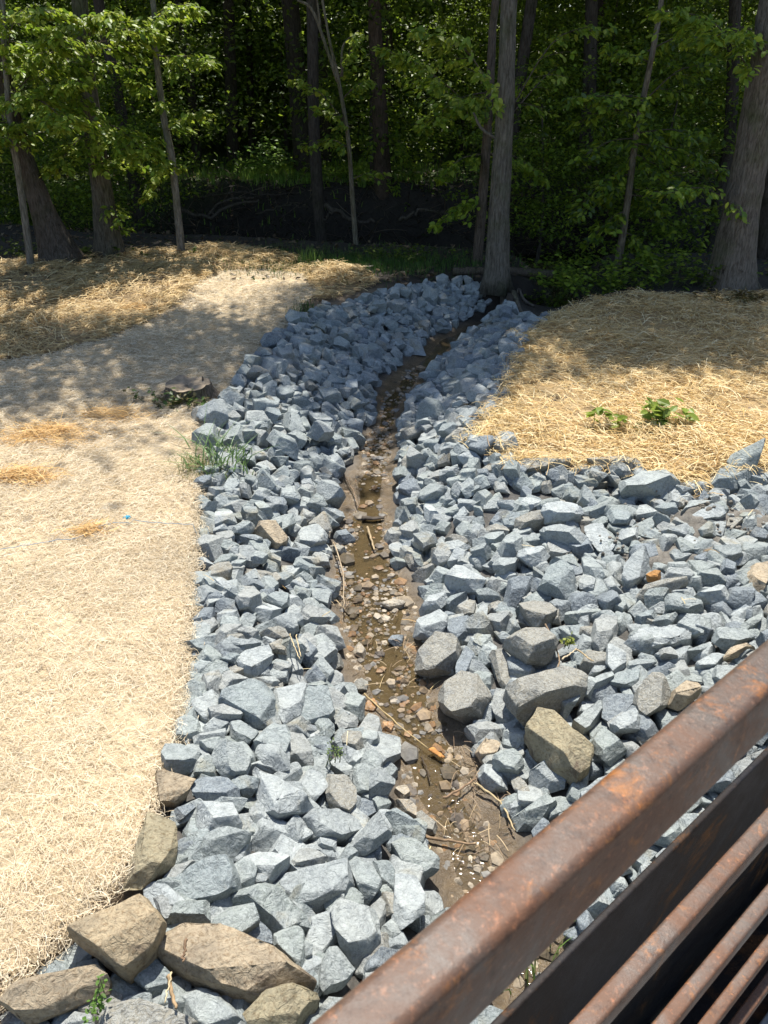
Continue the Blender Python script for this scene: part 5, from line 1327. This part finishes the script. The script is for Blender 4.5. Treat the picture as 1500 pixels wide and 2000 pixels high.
for i, (x, y) in enumerate([(-15, 14.5), (-10.5, 17), (-6, 20), (-1.5, 19.5), (3, 19), (7.5, 18.5), (12, 15), (-18, 22), (-12, 25), (-6, 27), (0, 26), (6, 25), (12, 23), (17, 19), (-16, 33), (-8, 35), (0, 34), (8, 33), (16, 30), (-20, 44), (-10, 45), (0, 46), (10, 44), (20, 42), (9.5, 12.5), (-9.5, 12.6)]):
    z0 = float(height(np.array([x]), np.array([y]))[0]); root = empty("canopy_tree", (x, y, z0)); p = to_px(np.array([x, y, 1.0])); nm = min(((abs(p[0] - q), w_) for q, w_ in LINE))[1]; k_ = seenL[nm] = seenL.get(nm, -1) + 1
    tag(root, f"{ORN[k_]} tall canopy tree with a dim trunk, in line with the {nm}", "tree", "tall canopy trees of the wood")
    hh = rc_.uniform(9.5, 13)
    P = np.array([[0, 0, -.2], [rc_.normal() * .1, 0, 3], [rc_.normal() * .3, 0, 7], [rc_.normal() * .4, 0, hh]])
    obj("trunk", trunk_mesh("trunk", P, [.15, .13, .11, .07], dark_b, i, .5, 12, 24), M['bark'], root)
    for dx, dy, dz, sc in ((0, 0, 0, 1.15), (rc_.normal() * 2, rc_.normal() * 2, -2.2, .9)):
        oc = bpy.data.objects.new("crown", crown_meshes[rc_.integers(3)]); COL.objects.link(oc); oc.parent = root; cw = crown_at([x + dx, y + dy, z0 + hh + dz], sc, 7.5); oc.location = (cw[0] - x, cw[1] - y, hh + dz); oc.scale = (sc,) * 3; oc.rotation_euler = (0, 0, rc_.uniform(0, 6.28))

# ------------------------------------------------------------------ grass, weeds, roots
def grass(name, cen, n, spread, hgt, w, cols, label, kind="stuff", cat=None, group=None, lean=.35):
    Q = cen[:2] + rng.normal(size=(n, 2)) * spread; z = hz(Q) + (np.array([max(0, hm(x, y) - height(np.array([x]), np.array([y]))[0] - .06) for x, y in Q]) if kind is None else 0); acc = Acc(); a = rng.uniform(0, 6.28, n); h = rng.uniform(.5, 1.2, n) * hgt; l = rng.uniform(.1, 1, n) * lean * h
    wv = rng.uniform(0, 6.28, n); V = []; 
    for t in (0, .5, .8, 1):
        c = np.stack([Q[:, 0] + np.cos(a) * l * t * t, Q[:, 1] + np.sin(a) * l * t * t, z + h * t * (1 - .15 * t)], 1); ww = w * (1 - t ** 2) + .0004
        o = np.stack([np.cos(wv), np.sin(wv), 0 * wv], 1) * ww / 2; V += [c + o, c - o]
    V = np.stack(V, 1).reshape(-1, 3); i = (np.arange(n) * 8)[:, None] + (np.arange(3) * 2)[None]
    F = np.stack([i, i + 1, i + 3, i + 2], -1).reshape(-1, 4); c0 = np.array([cen[0], cen[1], 0]); acc.add(V - c0, F, np.repeat(pal(cols, n, .15), 8, 0))
    return tag(obj(name, acc.mesh(name), M['grassblade'], loc=c0), label, cat, group, kind)
gcol = [(.07, .14, .025), (.10, .18, .035), (.05, .10, .02)]
fg = at_z(700, 515, 0)
grass("grass", fg, 5200, [1.25, .5], .13, .01, gcol, "green grass and weeds at the edge of the shade beyond the rocks")
grass("grass", at_z(470, 490, 0), 1500, [.9, .4], .07, .008, [(.12, .15, .05), (.09, .13, .03)], "sparse short grass beside the crooked sapling")
grass("grass_tuft", at_z(605, 515, 0), 120, [.09, .06], .34, .012, [(.14, .24, .05)], "bright tall grass tuft standing in the shaded grass", None, "grass tuft", "grass tufts")
grass("grass_tuft", at_z(428, 868, .12), 110, [.11, .16], .34, .018, [(.13, .22, .07), (.16, .24, .1)], "broad-bladed green grass clump between the blanket and the rocks", None, "grass tuft", "grass tufts", 1.6)
grass("grass_tuft", at_z(398, 900, .05), 420, [.11, .10], .14, .007, [(.2, .24, .08), (.35, .3, .14)], "low yellow-green grass patch at the blanket's edge below the clump", None, "grass tuft", "grass tufts", 1.3)
grass("grass_tuft", at_z(590, 610, 0), 300, [.1, .25], .12, .008, gcol, "strip of dark grass between the blanket and the shaded rocks", None, "grass tuft", "grass tufts")
grass("grass_tuft", at_z(1045, 1870, -.45), 30, [.10, .08], .22, .012, [(.3, .34, .14), (.16, .26, .06)], "pale green blades seen in the gap under the top rail", None, "grass tuft", "grass tufts", .8)
grass("grass_tuft", at_z(955, 810, -.02), 140, [.06, .1], .12, .005, [(.25, .26, .09)], "thin yellow-green blades where straw meets the far bank's rocks", None, "grass tuft", "grass tufts", .9)
grass("green_glade", np.array([-2.2, 24.3]), 3600, [2.1, 1.3], .24, .035, [(.16, .27, .04), (.2, .3, .05)], "sunlit green glade far inside the wood")
def weed(cen, n, spread, size, cols, label, hgt=.1, name="weed", group="small green weeds", z=None):
    acc = Acc(); wood = Acc(); c0 = np.array([cen[0], cen[1], float(height(np.array([cen[0]]), np.array([cen[1]]))[0]) if z is None else z])
    ns = max(3, n // 9)
    root = tag(empty(name, c0), label, "plant", group)
    for i in range(ns):
        b = np.append(rng.normal(size=2) * np.array(spread) * .8, 0); t = b + np.append(rng.normal(size=2) * np.array(spread) * .5, hgt * rng.uniform(.5, 1.2))
        add_tube(wood, spline([b - [0, 0, .02], (b + t) / 2, t], 5), np.linspace(.003, .0015, 5), (.1, .14, .04), 4)
        k = 9; P = b + (t - b) * rng.uniform(.3, 1.05, (k, 1)) + rng.normal(size=(k, 3)) * .012
        leaves(acc, P, rng.uniform(.6, 1.2, k) * size, rng.uniform(0, 6.28, k), rng.uniform(-.5, .5, k), rng.normal(size=k) * .4, pal(cols, k, .15))
    obj("stems", wood.mesh("stems"), M['grassblade'], root); obj("foliage", acc.mesh("foliage"), M['leaf'], root)
    return root
weed(at_z(345, 792, 0), 240, [.24, .09], .06, [(.08, .14, .03), (.14, .12, .05)], "leafy green sprouts growing around the foot of the stump", .14)
weed(at_z(1190, 838, 0), 30, [.10, .04], .12, [(.22, .30, .04)], "smaller broad-leaved green weed in the golden straw", .14, z=.05)
weed(at_z(1300, 845, 0), 62, [.15, .05], .13, [(.24, .32, .05), (.18, .25, .045)], "taller broad-leaved green weed in the golden straw", .22, z=.05)
weed(at_z(1250, 852, 0), 16, [.08, .03], .08, [(.16, .2, .06)], "lowest green sprout between the two broad-leaved weeds", .06, z=.05)
weed(at_z(187, 1930, .2), 50, [.02, .045], .022, [(.12, .22, .04)], "small clover-like sprig between the tan and brown boulders", .12, z=.10)
weed(at_z(655, 1475, -.2), 60, [.03, .03], .016, [(.14, .20, .06)], "mossy sprig in a hole between pale rocks", .09, z=-.22)
weed(at_z(1107, 1262, -.2), 18, [.02, .02], .03, [(.28, .32, .06)], "tiny yellow-green seedling among the boulders", .06, z=-.2)
weed(at_z(110, 505, 0), 260, [.9, .2], .09, G2, "low dark weeds around the foot of the dark leaning trunk", .2)
weed(at_z(20, 500, 0), 160, [.5, .25], .09, G2, "weeds at the foot of the thin pale trunk", .3)
weed(at_z(1180, 560, 0), 700, [.65, .22], .10, G1, "leafy green thicket at the foot of the leaning leafy sapling", .45, name="shrub", group="shrubs at the wood's edge")
weed(at_z(1110, 500, 0), 420, [.5, .3], .10, G1, "thicket in shade behind the leafy shrub", .5, name="shrub", group="shrubs at the wood's edge")
weed(at_z(1320, 560, 0), 500, [.7, .2], .09, G2, "low dark shrub between the leaning sapling and the massive trunk", .35, name="shrub", group="shrubs at the wood's edge")
weed(at_z(1460, 590, 0), 320, [.45, .12], .07, [(.17, .12, .035), (.12, .09, .03)], "yellow-brown wilted shrub at the foot of the massive trunk", .16, name="shrub", group="shrubs at the wood's edge")
weed(at_z(770, 505, 0), 420, [.6, .25], .07, G2, "leafy weeds in the shaded grass near the reddish trunk", .22)
weed(np.array([-3.3, 23.6]), 420, [.45, .35], .16, [(.17, .28, .05)], "bright sunlit bush beside the glade beyond the creek", 1.0, name="shrub", group="shrubs at the wood's edge")
# leaf litter and hanging rootlets on the wood's floor and the creek's banks
n = 15000; Q = np.stack([rng.uniform(-12, 12, n), rng.uniform(12.6, 27, n)], 1); acc = Acc()
leaves(acc, np.column_stack([Q, hz(Q) + .02]), rng.uniform(.06, .14, n), rng.uniform(0, 6.28, n), rng.normal(size=n) * .4, rng.normal(size=n) * .5, pal([(.14, .10, .06), (.09, .065, .04), (.2, .15, .09), (.06, .08, .03)], n, .2), False)
n = 1700; xx = rng.uniform(-9, 7, n); Q = np.stack([xx, creek_bank(xx, creekF) + rng.uniform(-.9, .5, n)], 1)
ribbons(acc, np.column_stack([Q, hz(Q) + .05]), rng.uniform(0, 6.28, n), rng.uniform(.3, 1.3, n), rng.uniform(.01, .028, n), rng.normal(size=n) * 1.1, rng.uniform(0, .15, n), pal([(.13, .10, .07), (.2, .16, .11), (.07, .05, .04)], n), 5, tilt=rng.normal(size=n) * .5)
tag(obj("leaf_litter", acc.mesh("leaf_litter"), M['leaf']), "brown fallen leaves and rootlets on the wood's floor and creek banks", kind="stuff")
weed(at_z(1290, 532, 0), 520, [.7, .3], .11, G1, "leafy shrub on bare soil behind the straw mound", .5, name="shrub", group="shrubs at the wood's edge")
weed(at_z(1060, 548, 0), 260, [.3, .25], .09, G2, "low shrub beside the ditch right of the smooth grey trunk", .3, name="shrub", group="shrubs at the wood's edge")
# bare roots and fallen limbs on the creek's far bank
RT = [([(330, 398), (400, 425), (450, 400), (510, 392)], 20.5, 8, "long bare limb curving over the creek's dark bank, nearest the crooked sapling"),
      ([(405, 428), (430, 395), (470, 388), (500, 385)], 20.7, 6, "bent root rising from the long bare limb"),
      ([(615, 398), (650, 408), (690, 430), (735, 432)], 19.5, 11, "thick bare limb lying behind the forked sapling"),
      ([(625, 440), (640, 420), (660, 412)], 19.4, 6, "short root under the thick bare limb"),
      ([(500, 420), (560, 400), (600, 405)], 20.9, 4, "thin root between the two bare limbs"),
      ([(560, 430), (540, 400), (520, 385)], 21.0, 3, "thin upright root above the dark water"),
      ([(380, 385), (450, 375), (520, 380), (600, 372)], 22.0, 4, "faint straight root along the top of the far bank"),
      ([(780, 430), (830, 410), (890, 420)], 19.5, 8, "fallen limb left of the thin leaning trunk")]
for pts, Y, w, lab in RT:
    W = spline(at_y([p[0] for p in pts], [p[1] for p in pts], Y), 16); W += rng.normal(size=W.shape) * .03; c0 = W[0].copy()
    V, F, T = tube(W - c0, np.linspace(w, w * .5, 16) * .5 * (Y + 1.5) / 1500, 7, .08, 4)
    tag(obj("fallen_branch", mesh_np("fallen_branch", V, [F, T], np.array([.13, .11, .085]), True), M['bark'], loc=c0), lab, "fallen branch", "bare limbs and roots on the creek's far bank")
W = spline(at_z([885, 980, 1080], [531, 530, 536], .06), 14); c0 = W[0].copy(); V, F, T = tube(W - c0, np.full(14, .07), 9, .06, 5)
tag(obj("fallen_log", mesh_np("fallen_log", V, [F, T], np.array([.16, .13, .1]), True), M['bark'], loc=c0), "fallen log lying behind the smooth grey trunk", "log")
# roots spreading from the smooth grey trunk down to the ditch
for i, pts in enumerate(([(985, 555), (1010, 575), (1030, 605)], [(980, 552), (1005, 560), (1045, 572)])):
    W = spline(at_z([p[0] for p in pts], [p[1] for p in pts], 0.0), 12); W[:, 2] = height(W[:, 0], W[:, 1]) + .03; c0 = W[0].copy()
    V, F, T = tube(W - c0, np.linspace(.06, .02, 12), 7, .08, 5)
    tag(obj("tree_root", mesh_np("tree_root", V, [F, T], np.array([.22, .19, .15]), True), M['bark'], loc=c0), ("bare root reaching from the smooth grey trunk down to the ditch", "bare root spreading sideways from the smooth grey trunk")[i], "root", "roots of the smooth grey trunk")
print("objects", len(scene.objects))
